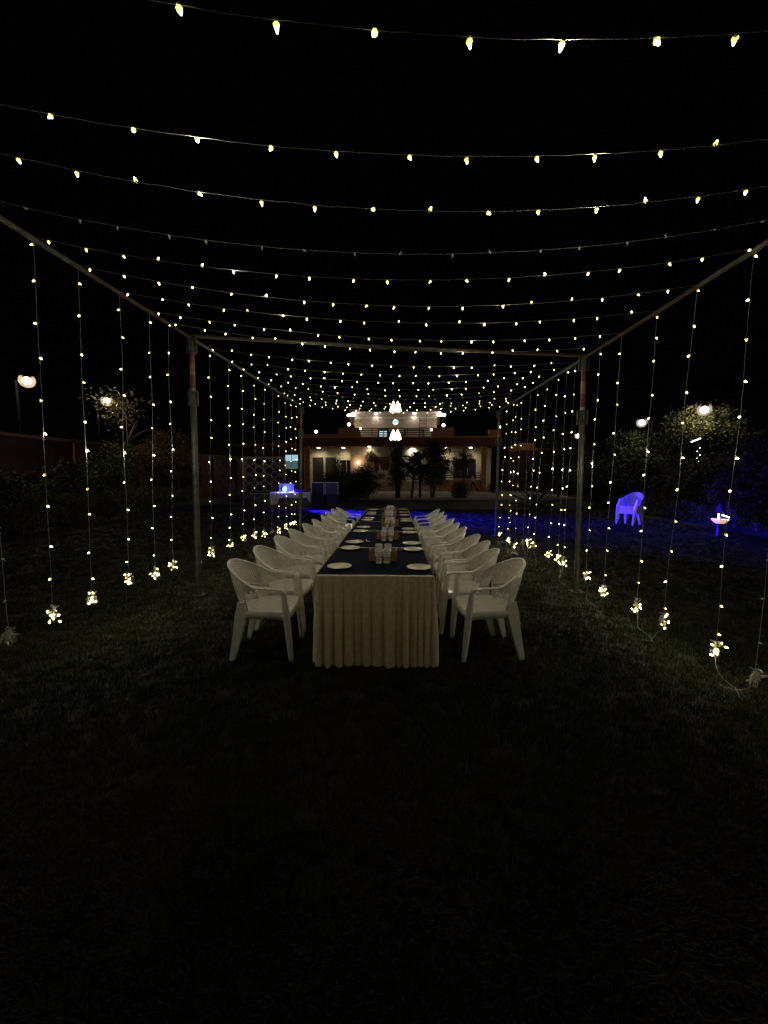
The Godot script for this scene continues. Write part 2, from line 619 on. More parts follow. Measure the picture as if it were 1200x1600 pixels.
	for sd in [-1.0, 1.0]:
		s = new_st()
		var lp := [Vector3(sd * 0.261, 0.628, 0.165), Vector3(sd * 0.26, 0.622, 0.192), Vector3(sd * 0.258, 0.60, 0.207), Vector3(sd * 0.252, 0.43, 0.222), Vector3(sd * 0.246, 0.2, 0.24), Vector3(sd * 0.24, 0.0, 0.256)]
		sweep(s, lp, bar, [Vector2(0.050, 0.014), Vector2(0.052, 0.024), Vector2(0.054, 0.036), Vector2(0.056, 0.050), Vector2(0.048, 0.044), Vector2(0.038, 0.034)], [Vector3(sd, 0, 0.15), Vector3(sd, 0, 0.15), Vector3(sd, 0, 0.3), Vector3(sd * 0.8, 0, 0.6), Vector3(sd * 0.75, 0, 0.65), Vector3(sd * 0.75, 0, 0.65)])
		obj("leg", s, M.plastic, t)
	for sd in [-1.0, 1.0]:
		s = new_st()
		var lp := [Vector3(sd * 0.176, 0.50, -0.165), Vector3(sd * 0.180, 0.40, -0.165), Vector3(sd * 0.198, 0.2, -0.205), Vector3(sd * 0.216, 0.0, -0.252)]
		var out: Array = []
		for p in ell: out.append(Vector2(-p.x, p.y * sd))
		sweep(s, lp, out, [Vector2(0.06, 0.05), Vector2(0.098, 0.075), Vector2(0.070, 0.055), Vector2(0.042, 0.036)], [Vector3(0, 0, 1), Vector3(0, 0, 1), Vector3(0, 0, 1), Vector3(0, 0, 1)])
		obj("leg", s, M.plastic, t)
	return t

# ------------------------------------------------------------------ plants
var leaf_mesh: Mesh
var narrow_leaf: Mesh

func make_leaf(w: float, fold: float) -> Mesh:
	var s := new_st()
	var a := Vector3.ZERO
	var tip := Vector3(0, 0.06, 1)
	var l := Vector3(-w, fold, 0.45)
	var r := Vector3(w, fold, 0.45)
	var c := Vector3(0, 0, 0.5)
	for q in [[a, l, c], [l, tip, c], [a, c, r], [c, tip, r]]: tri(s, q[0], q[1], q[2], Vector3.UP)
	s.generate_normals()
	return s.commit()

# leaves scattered in clumps through a set of blobs [centre, radii]
func foliage(called: String, parent: Node, blobs: Array, count: int, size: float, color: Color, mesh: Mesh, vary := 0.45) -> MultiMeshInstance3D:
	var mm := MultiMesh.new()
	mm.transform_format = MultiMesh.TRANSFORM_3D
	mm.use_colors = true
	mm.mesh = mesh
	count = int(count * 2.2)
	mm.instance_count = count
	var vol := []
	var total := 0.0
	for b in blobs:
		total += b[1].x * b[1].y * b[1].z
		vol.append(total)
	var clumps := []
	for k in maxi(6, count / 28):
		var pick := rng.randf() * total
		var bi := 0
		while vol[bi] < pick and bi < blobs.size() - 1: bi += 1
		var dir := Vector3(rng.randfn(), rng.randfn(), rng.randfn()).normalized()
		var r := pow(rng.randf(), 0.42)
		clumps.append([blobs[bi][0] + dir * r * blobs[bi][1], rng.randf_range(0.55, 1.25), dir])
	for i in count:
		var c: Array = clumps[rng.randi() % clumps.size()]
		var p: Vector3 = c[0] + Vector3(rng.randfn(), rng.randfn() * 0.7, rng.randfn()) * size * 1.7
		var dir: Vector3 = (c[2] + Vector3(rng.randfn(), rng.randfn() - 0.25, rng.randfn()) * 0.8).normalized()
		var b := Basis.looking_at(-dir, Vector3(rng.randfn() * 0.4, 1.0, rng.randfn() * 0.4).normalized()) if absf(dir.y) < 0.97 else Basis.IDENTITY
		b = b.rotated(dir, rng.randf_range(-0.8, 0.8)).scaled(Vector3.ONE * size * rng.randf_range(0.6, 1.35))
		mm.set_instance_transform(i, Transform3D(b, p))
		var k: float = c[1] * rng.randf_range(1.0 - vary, 1.0 + vary)
		mm.set_instance_color(i, Color(color.r * k * rng.randf_range(0.85, 1.25), color.g * k, color.b * k * rng.randf_range(0.8, 1.1)))
	var o := MultiMeshInstance3D.new()
	o.name = called
	o.multimesh = mm
	o.material_override = M.leaf
	o.set_meta("kind", "stuff")
	parent.add_child(o)
	return o

func branchy(parent: Node, height: float, radius: float, spread: float, stems := 1, limbs := 5) -> void:
	var s := new_st()
	for k in stems:
		var off := Vector3(rng.randf_range(-1, 1), 0, rng.randf_range(-1, 1)) * (0.25 if stems > 1 else 0.0)
		var lean := Vector3(rng.randf_range(-1, 1), 0, rng.randf_range(-1, 1)) * 0.12 * height
		var pts := []
		var rad := []
		for i in 8:
			var t := i / 7.0
			pts.append(off + Vector3.UP * height * t + lean * t * t + Vector3(sin(t * 5.0 + k), 0, cos(t * 4.0 + k)) * 0.03 * height * t)
			rad.append(radius * (1.15 - 0.85 * t))
		tube(s, pts, rad, 7)
		for j in limbs:
			var t := rng.randf_range(0.35, 0.9)
			var a: Vector3 = pts[int(t * 7)]
			var d := Vector3(rng.randf_range(-1, 1), rng.randf_range(0.3, 1.0), rng.randf_range(-1, 1)).normalized() * spread
			tube(s, [a, a + d * 0.5 + Vector3.UP * 0.1, a + d], [radius * 0.5, radius * 0.3, radius * 0.1], 5)
	obj("trunk", s, M.bark, parent)

func tree(called: String, label: String, at: Vector3, height: float, blobs: Array, count: int, size: float, color: Color, category := "tree", trunk := 0.09, stems := 1, group := "") -> Node3D:
	var o := thing(called, label, category, at, 0, group)
	branchy(o, height, trunk, height * 0.3, stems)
	foliage("crown", o, blobs, count, size, color, leaf_mesh)
	return o

func bush(called: String, label: String, at: Vector3, blobs: Array, count: int, size: float, color: Color, category := "shrub", narrow := false, group := "") -> Node3D:
	var o := thing(called, label, category, at, 0, group)
	var s := new_st()
	for k in 7:
		var tip := Vector3(rng.randf_range(-0.35, 0.35), rng.randf_range(0.4, 0.8), rng.randf_range(-0.35, 0.35))
		tube(s, [Vector3(tip.x * 0.2, -0.02, tip.z * 0.2), tip * 0.6, tip], [0.02, 0.014, 0.005], 5)
	obj("stem", s, M.bark, o)
	foliage("foliage", o, blobs, count, size, color, narrow_leaf if narrow else leaf_mesh)
	return o

func agave(label: String, at: Vector3, n: int, length: float, color: Color) -> void:
	var o := thing("spiky_agave", label, "agave", at)
	var mesh := func() -> Mesh:
		var s := new_st()
		for side in [-1.0, 1.0]:
			for i in 6:
				var a := i / 6.0
				var b := (i + 1) / 6.0
				var p := func(t: float, e: float) -> Vector3:
					var w := 0.055 * (1.0 - pow(t, 1.8)) * (0.6 + 1.2 * t * (1.0 - t))
					return Vector3(side * w * e, 0.02 * e - 0.22 * t * t * t, t)
				quad(s, p.call(a, 0.0), p.call(a, 1.0), p.call(b, 1.0), p.call(b, 0.0), Vector3.UP)
				var th := Vector3.DOWN * 0.012
				quad(s, p.call(a, 0.0) + th, p.call(a, 1.0), p.call(b, 1.0), p.call(b, 0.0) + th, Vector3.DOWN)
		s.generate_normals()
		return s.commit()
	var lm: Mesh = mesh.call()
	var green := mat(color.r, color.g, color.b, 0.45, 0.0, M.fine, 3.0)
	for i in n:
		var az := i * 2.39996
		var up := lerpf(1.3, 0.15, float(i) / n) + rng.randf_range(-0.1, 0.1)
		var b := Basis(Vector3.UP, az) * Basis(Vector3.RIGHT, -up)
		piece("leaf", i, lm, green, o, Transform3D(b.scaled(Vector3.ONE * length * rng.randf_range(0.75, 1.1)), Vector3(0, 0.1, 0)))

func banana(label: String, at: Vector3, h: float, n: int, lean: Vector3) -> void:
	var o := thing("banana_plant", label, "banana plant", at, 0, "banana plants before the house")
	var s := new_st()
	var top := Vector3.UP * h + lean
	tube(s, [Vector3.ZERO, top * 0.5 + Vector3(0.03, 0, 0), top], [0.10, 0.08, 0.05], 8)
	obj("stem", s, M.bark, o)
	var green := mat(0.06, 0.13, 0.04, 0.42, 0.0, M.fine, 2.0)
	green.backlight_enabled = true
	green.backlight = Color(0.25, 0.32, 0.1)
	for k in n:
		s = new_st()
		var az := k * 2.4 + rng.randf()
		var L := rng.randf_range(1.0, 1.6) * h * 0.5
		var lift := rng.randf_range(0.6, 1.7)
		var from := top * rng.randf_range(0.5, 1.0)
		var dir := Vector3(cos(az), 0, sin(az))
		var sd := Vector3(-sin(az), 0, cos(az))
		var prev := []
		s.set_smooth_group(0)
		for i in 12:
			var t := i / 11.0
			var c := from + dir * L * t + Vector3.UP * L * (lift * t - 0.95 * t * t)
			var w := 0.32 * sin(PI * clampf(t * 0.9 + 0.08, 0, 1)) * (0.8 + 0.2 * (i % 2))
			var ring := [c - sd * w + Vector3.UP * w * 0.35, c, c + sd * w + Vector3.UP * w * 0.35]
			if i > 0:
				for e in 2: quad(s, prev[e], prev[e + 1], ring[e + 1], ring[e], Vector3.UP)
			prev = ring
		obj("leaf", s, green, o)

# ------------------------------------------------------------------ a person, as one meshed field
func person() -> void:
	# joints, striding to the left (-x); feet on the paving
	var B := [ # from, to, radius a, radius b, colour
		[Vector3(0, 0.90, 0), Vector3(-0.02, 1.25, 0), 0.115, 0.125, 0], [Vector3(-0.02, 1.27, -0.13), Vector3(-0.02, 1.27, 0.13), 0.068, 0.068, 0],
		[Vector3(-0.03, 1.28, 0), Vector3(-0.06, 1.39, 0), 0.052, 0.05, 2],
		[Vector3(-0.075, 1.43, 0), Vector3(-0.08, 1.48, 0), 0.078, 0.08, 2], [Vector3(-0.05, 1.49, 0), Vector3(-0.06, 1.53, 0), 0.082, 0.06, 3], [Vector3(-0.155, 1.455, 0), Vector3(-0.165, 1.445, 0), 0.014, 0.012, 2],
		[Vector3(0.0, 0.88, -0.075), Vector3(-0.12, 0.50, -0.075), 0.085, 0.058, 1], [Vector3(-0.12, 0.50, -0.075), Vector3(-0.14, 0.10, -0.075), 0.058, 0.042, 1], [Vector3(-0.14, 0.055, -0.075), Vector3(-0.30, 0.04, -0.075), 0.042, 0.032, 3],
		[Vector3(0.0, 0.88, 0.075), Vector3(0.14, 0.52, 0.075), 0.085, 0.058, 1], [Vector3(0.14, 0.52, 0.075), Vector3(0.40, 0.18, 0.075), 0.058, 0.042, 1], [Vector3(0.42, 0.14, 0.075), Vector3(0.36, 0.02, 0.075), 0.04, 0.03, 3],
		[Vector3(-0.02, 1.26, -0.17), Vector3(0.10, 1.02, -0.20), 0.05, 0.042, 0], [Vector3(0.10, 1.02, -0.20), Vector3(0.0, 0.82, -0.20), 0.038, 0.028, 2], [Vector3(0.0, 0.81, -0.20), Vector3(-0.02, 0.73, -0.20), 0.034, 0.022, 2],
		[Vector3(-0.02, 1.26, 0.17), Vector3(-0.12, 1.03, 0.20), 0.05, 0.042, 0], [Vector3(-0.12, 1.03, 0.20), Vector3(-0.30, 0.92, 0.18), 0.038, 0.028, 2], [Vector3(-0.31, 0.92, 0.18), Vector3(-0.39, 0.93, 0.17), 0.034, 0.022, 2],
	]
	var cols := [Color(0.62, 0.60, 0.56), Color(0.018, 0.018, 0.022), Color(0.26, 0.15, 0.09), Color(0.012, 0.010, 0.009)]
	var h := 0.022
	var lo := Vector3(-0.50, -0.03, -0.32)
	var dim := Vector3i(48, 75, 30)
	var field := PackedFloat32Array()
	field.resize(dim.x * dim.y * dim.z)
	field.fill(1.0)
	for b in B:
		var r: float = maxf(b[2], b[3]) + 0.06
		var a0: Vector3 = ((b[0].min(b[1]) - Vector3.ONE * r - lo) / h).floor()
		var a1: Vector3 = ((b[0].max(b[1]) + Vector3.ONE * r - lo) / h).ceil()
		var ab: Vector3 = b[1] - b[0]
		for i in range(maxi(0, int(a0.x)), mini(dim.x, int(a1.x))):
			for j in range(maxi(0, int(a0.y)), mini(dim.y, int(a1.y))):
				for k in range(maxi(0, int(a0.z)), mini(dim.z, int(a1.z))):
					var p := lo + Vector3(i, j, k) * h
					var t := clampf((p - b[0]).dot(ab) / ab.length_squared(), 0.0, 1.0)
					var d: float = (p - b[0] - ab * t).length() - lerpf(b[2], b[3], t)
					var at := (i * dim.y + j) * dim.z + k
					var e := field[at]
					var m := clampf(0.5 + 0.5 * (e - d) / 0.03, 0.0, 1.0)
					field[at] = lerpf(e, d, m) - 0.03 * m * (1.0 - m)
	var verts := {}
	var offs := [Vector3i(0, 0, 0), Vector3i(1, 0, 0), Vector3i(0, 1, 0), Vector3i(1, 1, 0), Vector3i(0, 0, 1), Vector3i(1, 0, 1), Vector3i(0, 1, 1), Vector3i(1, 1, 1)]
	var edges := [[0, 1], [2, 3], [4, 5], [6, 7], [0, 2], [1, 3], [4, 6], [5, 7], [0, 4], [1, 5], [2, 6], [3, 7]]
	var val := func(c: Vector3i) -> float: return field[(c.x * dim.y + c.y) * dim.z + c.z]
	for i in dim.x - 1:
		for j in dim.y - 1:
			for k in dim.z - 1:
				var base := (i * dim.y + j) * dim.z + k
				if absf(field[base]) > 0.06: continue
				var c := Vector3i(i, j, k)
				var v := []
				var neg := 0
				for o in offs:
					v.append(val.call(c + o))
					if v[-1] < 0.0: neg += 1
				if neg == 0 or neg == 8: continue
				var sum := Vector3.ZERO
				var n := 0
				for e in edges:
					if (v[e[0]] < 0.0) != (v[e[1]] < 0.0):
						sum += Vector3(offs[e[0]]).lerp(Vector3(offs[e[1]]), v[e[0]] / (v[e[0]] - v[e[1]]))
						n += 1
				verts[c] = lo + (Vector3(c) + sum / n) * h
	var s := new_st()
	s.set_smooth_group(0)
	var shade := func(p: Vector3) -> Color:
		var best := 9.0
		var col := Color.WHITE
		for b in B:
			var ab: Vector3 = b[1] - b[0]
			var t := clampf((p - b[0]).dot(ab) / ab.length_squared(), 0.0, 1.0)
			var d: float = (p - b[0] - ab * t).length() - lerpf(b[2], b[3], t)
			if d < best:
				best = d
				col = cols[b[4]]
		return col
	var tone := {}
	for c in verts: tone[c] = shade.call(verts[c])
	for c in verts:
		for ax in 3:
			var u := Vector3i(1, 0, 0) if ax == 0 else Vector3i(0, 1, 0) if ax == 1 else Vector3i(0, 0, 1)
			var p1 := Vector3i(0, 1, 0) if ax == 0 else Vector3i(0, 0, 1) if ax == 1 else Vector3i(1, 0, 0)
			var p2 := Vector3i(0, 0, 1) if ax == 0 else Vector3i(1, 0, 0) if ax == 1 else Vector3i(0, 1, 0)
			var a: float = val.call(c)
			var b: float = val.call(c + u)
			if (a < 0.0) == (b < 0.0): continue
			var q := [c, c - p1, c - p1 - p2, c - p2]
			if not (verts.has(q[1]) and verts.has(q[2]) and verts.has(q[3])): continue
			var out := Vector3(u) if a < 0.0 else -Vector3(u)
			for tr in [[0, 1, 2], [0, 2, 3]]:
				var x: Vector3 = verts[q[tr[0]]]
				var y: Vector3 = verts[q[tr[1]]]
				var z: Vector3 = verts[q[tr[2]]]
				var order := [q[tr[0]], q[tr[1]], q[tr[2]]]
				if (x - z).cross(x - y).dot(out) < 0.0: order = [q[tr[0]], q[tr[2]], q[tr[1]]]
				for w in order:
					s.set_color(tone[w])
					s.add_vertex(verts[w])
	var m := mat(1, 1, 1, 0.8)
	m.vertex_color_use_as_albedo = true
	var o := thing("person", "person in a white shirt and dark trousers striding past the porch", "person", Vector3(7.16, 0.004, -35.2))
	obj("body", s, m, o)

# ------------------------------------------------------------------ the light amounts
const P_OVER := 0.055
const P_DROP := 0.060
const P_BUNDLE := 0.040
const P_STREET := 8.0
const P_BLUE := 3300.0

func _ready() -> void:
	rng.seed = 20240611
	# camera
	var cam := Camera3D.new()
	cam.name = "camera"
	add_child(cam)
	cam.position = Vector3(0, 1.58, 0)
	cam.rotation_degrees = Vector3(-5.616, 1.5202, 0)
	cam.fov = 106.26
	cam.near = 0.05
	cam.far = 400.0
	cam.current = true
	# night sky
	var env := Environment.new()
	env.background_mode = Environment.BG_SKY
	var sm := ProceduralSkyMaterial.new()
	sm.sky_top_color = Color(0.0004, 0.0004, 0.0005).linear_to_srgb()
	sm.sky_horizon_color = Color(0.0007, 0.0006, 0.0006).linear_to_srgb()
	sm.ground_bottom_color = Color(0.0002, 0.0002, 0.0002).linear_to_srgb()
	sm.ground_horizon_color = Color(0.0004, 0.0004, 0.0004).linear_to_srgb()
	var sky := Sky.new()
	sky.sky_material = sm
	env.sky = sky
	env.tonemap_mode = Environment.TONE_MAPPER_LINEAR
	env.tonemap_exposure = 1.0
	env.sdfgi_enabled = true
	env.ssao_enabled = true
	env.ssil_enabled = true
	var we := WorldEnvironment.new()
	we.name = "night"
	we.environment = env
	add_child(we)

	make_materials()
	make_bulbs()
	leaf_mesh = make_leaf(0.36, 0.06)
	narrow_leaf = make_leaf(0.10, 0.03)
	ground()
	building()
	boundary()
	garden()
	pavilion()
	table()
	music()
	blue_corner()
	person()

# ------------------------------------------------------------------ ground
func ground() -> void:
	var s := new_st()
	var f := FastNoiseLite.new()
	f.seed = 5
	f.frequency = 0.35
	for i in 60:
		for j in 60:
			var x0 := -15.0 + i * 0.5
			var z0 := 3.0 - j * 0.5
			var c := []
			for e in [[0, 0], [1, 0], [1, 1], [0, 1]]:
				var x: float = x0 + e[0] * 0.5
				var z: float = z0 - e[1] * 0.5
				c.append(Vector3(x, f.get_noise_2d(x, z) * 0.006 - 0.006, z))
			s.set_smooth_group(0)
			quad(s, c[0], c[1], c[2], c[3], Vector3.UP)
	struct("lawn", s, M.soil)
	s = new_st()
	span(s, Vector3(-120, -0.4, -160), Vector3(120, -0.03, 40))
	struct("ground", s, M.soil)
	s = new_st()
	span(s, Vector3(-3.0, -0.3, -36.3), Vector3(12.5, 0.0, -23.9))
	struct("pavement", s, M.pave)
	s = new_st()
	for k in 12:
		span(s, Vector3(-3.0 + k * 1.3, -0.2, -23.86), Vector3(-3.0 + k * 1.3 + 1.285, 0.11, -23.72))
	struct("kerb", s, M.kerb)
	# grass: a tuft of bent blades, many times
	var tuft := new_st()
	for k in 9:
		var az := rng.randf() * TAU
		var root := Vector3(rng.randf_range(-0.035, 0.035), 0, rng.randf_range(-0.035, 0.035))
		var d := Vector3(cos(az), 0, sin(az))
		var h := rng.randf_range(0.022, 0.046)
		var w := Vector3(-d.z, 0, d.x) * 0.0016
		var mid := root + d * 0.012 + Vector3.UP * h * 0.65
		var tip := root + d * rng.randf_range(0.02, 0.045) + Vector3.UP * h
		quad(tuft, root - w, root + w, mid + w, mid - w, -d)
		tri(tuft, mid - w, mid + w, tip, -d)
	tuft.generate_normals()
	var tm := tuft.commit()
	var mm := MultiMesh.new()
	mm.transform_format = MultiMesh.TRANSFORM_3D
	mm.use_colors = true
	mm.mesh = tm
	var n := 110000
	mm.instance_count = n
	for i in n:
		var t := rng.randf()
		var z := -0.35 - 17.0 * pow(t, 1.5)
		var half := 1.6 - z * 1.02
		var x := rng.randf_range(-minf(half, 8.6), minf(half, 9.2))
		var b := Basis(Vector3.UP, rng.randf() * TAU).scaled(Vector3.ONE * rng.randf_range(0.7, 1.35))
		mm.set_instance_transform(i, Transform3D(b, Vector3(x, f.get_noise_2d(x, z) * 0.006 - 0.008, z)))
		var dry: float = clampf(f.get_noise_2d(x * 1.7 + 40.0, z * 1.7) + 0.35 + rng.randf_range(-0.3, 0.3), 0.0, 1.0)
		var c := Color(0.014, 0.021, 0.007).lerp(Color(0.048, 0.037, 0.019), dry) * rng.randf_range(0.7, 1.25)
		mm.set_instance_color(i, c)
	var g := MultiMeshInstance3D.new()
	g.name = "grass"
	g.multimesh = mm
	g.material_override = M.grass
	g.set_meta("kind", "stuff")
	tag(g, "short dry grass of the dark lawn around the table", "grass")
	add_child(g)

# ------------------------------------------------------------------ pavilion
const LB := [Vector3(-2.68, 3.25, 0.3), Vector3(-2.50, 3.245, -4.85), Vector3(-2.41, 3.335, -10.1)]
const RB := [Vector3(2.56, 3.20, 0.3), Vector3(2.41, 3.05, -5.114), Vector3(2.60, 3.15, -9.8)]

func on_beam(B: Array, d: float) -> Vector3:
	for i in 2:
		if -d >= B[i + 1].z: return B[i].lerp(B[i + 1], (-d - B[i].z) / (B[i + 1].z - B[i].z))
	return B[2]

func pole(foot: Vector3, top: Vector3, c1: float, c2: float, label: String) -> void:
	var o := thing("pavilion_pole", label, "pole", foot, 0, "steel poles of the pavilion")
	var d := (top - foot)
	var at := func(y: float) -> Vector3: return d * (y / d.y)
	var s := new_st()
	tube(s, [at.call(-0.05), at.call(c2)], 0.036, 14)
	obj("lower_pipe", s, M.steel, o)
	var cuts := [c2, c2 + (c1 - c2) * 0.16, c2 + (c1 - c2) * 0.42, c2 + (c1 - c2) * 0.66, c2 + (c1 - c2) * 0.90, d.y - 0.02]
	var mats := [M.pipe_white, M.pipe_red, M.pipe_yellow, M.pipe_red, M.pipe_white]
	for k in 5:
		s = new_st()
		tube(s, [at.call(cuts[k]), at.call(cuts[k + 1])], 0.028, 12)
		obj("painted_band", s, mats[k], o)
	for c in [[c1, 0.17], [c2 - 0.02, 0.17]]:
		s = new_st()
		var p: Vector3 = at.call(c[0])
		lathe(s, [Vector2(0.0, -0.085), Vector2(0.043, -0.085), Vector2(0.045, -0.08), Vector2(0.045, 0.08), Vector2(0.043, 0.085), Vector2(0.0, 0.085)], 14, p)
		var clamp_part := obj("sleeve", s, M.steel, o)
		for k in 4:
			s = new_st()
			var a := k * PI / 2.0 + 0.12
			tube(s, [p + Vector3(cos(a), 0, sin(a)) * 0.058 + Vector3.DOWN * 0.09, p + Vector3(cos(a), 0, sin(a)) * 0.058 + Vector3.UP * 0.09], 0.014, 8)
			obj("socket", s, M.steel, clamp_part)
	s = new_st()
	span(s, Vector3(-0.08, 0.0, -0.08), Vector3(0.08, 0.012, 0.08))
	obj("base_plate", s, M.steel, o)

func beam(a: Vector3, b: Vector3, sag: float, label: String, r := 0.020) -> void:
	var o := thing("pavilion_beam", label, "beam", a, 0, "")
	var pts := []
	for i in 13:
		var t := i / 12.0
		pts.append((b - a) * t - Vector3.UP * sag * 4.0 * t * (1.0 - t))
	var s := new_st()
	tube(s, pts.slice(0, 9), r, 10)
	obj("pipe", s, M.steel, o)
	s = new_st()
	tube(s, pts.slice(8, 13), r * 0.94, 10)
	obj("rusty_length", s, M.rust, o)

func pavilion() -> void:
	pole(Vector3(-2.557, 0, -4.843), LB[1] - Vector3.UP * 0.03, 3.16, 2.545, "steel pole with red and yellow painted bands, left of the table")
	pole(Vector3(2.462, 0, -5.114), RB[1] - Vector3.UP * 0.03, 2.985, 2.33, "steel pole with worn red band, right of the table")
	pole(Vector3(-2.47, 0, -9.95), LB[2] - Vector3.UP * 0.03, 3.22, 2.66, "far left steel pole of the pavilion, in front of the music table")
	pole(Vector3(2.62, 0, -9.85), RB[2] - Vector3.UP * 0.03, 3.05, 2.45, "far right steel pole tinted by blue light")
	beam(LB[0], LB[1], 0.0, "near pipe beam running along the left side of the pavilion")
	beam(LB[1], LB[2], 0.0, "far pipe beam from the left painted pole to the far left pole")
	beam(RB[0], RB[1], 0.0, "near pipe beam running along the right side of the pavilion")
	beam(RB[1], RB[2], 0.0, "far pipe beam from the right painted pole to the far right pole")
	beam(LB[1] + Vector3(0, 0.03, 0), RB[1] + Vector3(0, 0.03, 0), 0.015, "pipe crossing overhead between the two painted poles", 0.021)
	# overhead strings: depth at the left beam, at the right beam, height in the middle, where the bulbs sit
	var rows := [
		[0.90, 1.35, 2.74, true, [0.165, 0.215, 0.262, 0.31, 0.357, 0.405, 0.452, 0.502, 0.550, 0.600, 0.650, 0.695, 0.745, 0.79]],
		[1.55, 1.85, 2.88, true, [0.15, 0.2, 0.247, 0.308, 0.356, 0.414, 0.464, 0.522, 0.568, 0.625, 0.673, 0.727, 0.772, 0.83, 0.88]],
		[1.85, 2.15, 2.86, true, [0.11, 0.165, 0.217, 0.271, 0.326, 0.385, 0.435, 0.492, 0.544, 0.599, 0.649, 0.707, 0.755, 0.807, 0.854, 0.91]],
		[2.40, 2.50, 2.90, false, []],
		[2.84, 2.87, 2.945, true, [0.021, 0.074, 0.126, 0.176, 0.238, 0.283, 0.344, 0.39, 0.453, 0.499, 0.561, 0.608, 0.669, 0.719, 0.778, 0.821, 0.886, 0.931, 0.994]],
		[3.21, 3.35, 2.948, true, []], [3.66, 3.81, 2.99, true, []], [4.07, 4.34, 3.0, true, []], [4.39, 4.75, 3.0, true, []],
		[5.29, 5.36, 3.035, true, []], [5.87, 5.65, 3.02, true, []], [6.36, 5.98, 3.01, true, []], [6.91, 6.44, 3.01, true, []], [7.39, 6.91, 3.005, true, []],
		[7.86, 7.31, 3.02, false, []], [8.27, 7.83, 3.02, true, []], [8.73, 8.20, 3.03, true, []], [9.18, 8.49, 3.03, true, []], [9.63, 8.98, 3.04, true, []]]
	for i in rows.size():
		var r: Array = rows[i]
		var a := on_beam(LB, r[0]) + Vector3.UP * 0.012
		var b := on_beam(RB, r[1]) + Vector3.UP * 0.012
		var what: String = "%s fairy light string overhead, counted from the camera" % NTH[i]
		if not r[3]: what = "unlit fairy light string overhead, %s" % ("near the camera" if i < 9 else "toward the far end")
		overhead(a, b, (a.y + b.y) * 0.5 - r[2], r[3], r[4], what)
	# hanging strings: depth, foot of the wire (x, y)
	var left := [
		[2.42, -2.585, 0.57, false, []],
		[2.84, -2.662, 0.575, true, [3.21, 2.97, 2.67, 2.43, 2.13, 1.89, 1.58, 1.34, 1.03, 0.78]], [3.21, -2.643, 0.575, true, [3.12, 2.88, 2.57, 2.34, 2.02, 1.78, 1.46, 1.24, 0.91, 0.68]],
		[3.66, -2.628, 0.62, true, [3.1, 2.86, 2.57, 2.33, 2.03, 1.79, 1.51, 1.24, 0.95, 0.72]], [4.07, -2.622, 0.575, true, [3.14, 2.84, 2.6, 2.32, 2.07, 1.79, 1.53, 1.24, 1.0, 0.7]],
		[4.39, -2.606, 0.58, true, [3.24, 2.94, 2.7, 2.41, 2.16, 1.87, 1.62, 1.34, 1.09, 0.82]],
		[5.29, -2.578, 0.58, true, []], [5.87, -2.552, 0.58, true, []], [6.36, -2.542, 0.57, true, []], [6.91, -2.557, 0.55, true, []], [7.39, -2.544, 0.51, true, []],
		[7.86, -2.544, 0.45, false, []], [8.27, -2.52, 0.44, true, []], [8.73, -2.493, 0.44, true, []], [9.18, -2.495, 0.44, true, []], [9.63, -2.518, 0.41, true, []]]
	var right := [
		[2.55, 2.45, 0.28, false, []],
		[2.87, 2.447, 0.33, true, [3.08, 2.79, 2.53, 2.24, 1.99, 1.7, 1.46, 1.14, 0.9, 0.6, 0.38]], [3.35, 2.383, 0.37, true, [3.07, 2.8, 2.56, 2.27, 2.01, 1.72, 1.46, 1.18, 0.92, 0.65, 0.41]],
		[3.81, 2.435, 0.36, true, [3.05, 2.86, 2.65, 2.34, 2.12, 1.8, 1.58, 1.26, 1.03, 0.73, 0.51]], [4.34, 2.39, 0.33, true, [2.87, 2.57, 2.34, 2.03, 1.8, 1.5, 1.27, 0.98, 0.73, 0.44]],
		[4.75, 2.388, 0.385, true, [3.0, 2.76, 2.47, 2.24, 1.95, 1.72, 1.44, 1.18, 0.9, 0.65]],
		[5.36, 2.371, 0.45, true, []], [5.65, 2.425, 0.41, true, []], [5.98, 2.416, 0.39, true, []], [6.44, 2.35, 0.45, true, []], [6.91, 2.416, 0.43, true, []],
		[7.31, 2.457, 0.36, false, []], [7.83, 2.468, 0.19, true, []], [8.20, 2.47, 0.24, true, []], [8.49, 2.518, 0.19, true, []], [8.98, 2.465, 0.24, true, []]]
	for e in [[0.90, 1.35], [1.55, 1.85], [1.95, 2.20]]:
		left.insert(left.size() - 15, [e[0], -2.66, 0.55, true, []])
		right.insert(right.size() - 15, [e[1], 2.46, 0.33, true, []])
	left.insert(3, left.pop_front())
	right.insert(3, right.pop_front())
	for side in [["left", LB, left], ["right", RB, right]]:
		var nth := 0
		for i in side[2].size():
			var e: Array = side[2][i]
			var t := on_beam(side[1], e[0]) - Vector3.UP * 0.02
			var what := ""
			if i < 3:
				what = "%s of the lit strands beside the camera, out of view on the %s" % [["first", "second", "third"][i], side[0]]
			elif e[3]:
				what = "%s lit fairy light strand hanging from the %s beam" % [NTH[nth], side[0]]
				nth += 1
			else:
				what = "unlit strand with a tied end on the %s, %s" % [side[0], "near the camera" if i < 5 else "among lit ones"]
			var tail := 0
			if side[0] == "right": tail = 1 if i % 2 == 0 else -1
			drop(t, Vector3(e[1], e[2], -e[0]), e[3], e[4], tail, what, side[0], 0.13 if e[2] > 0.26 else 0.09)
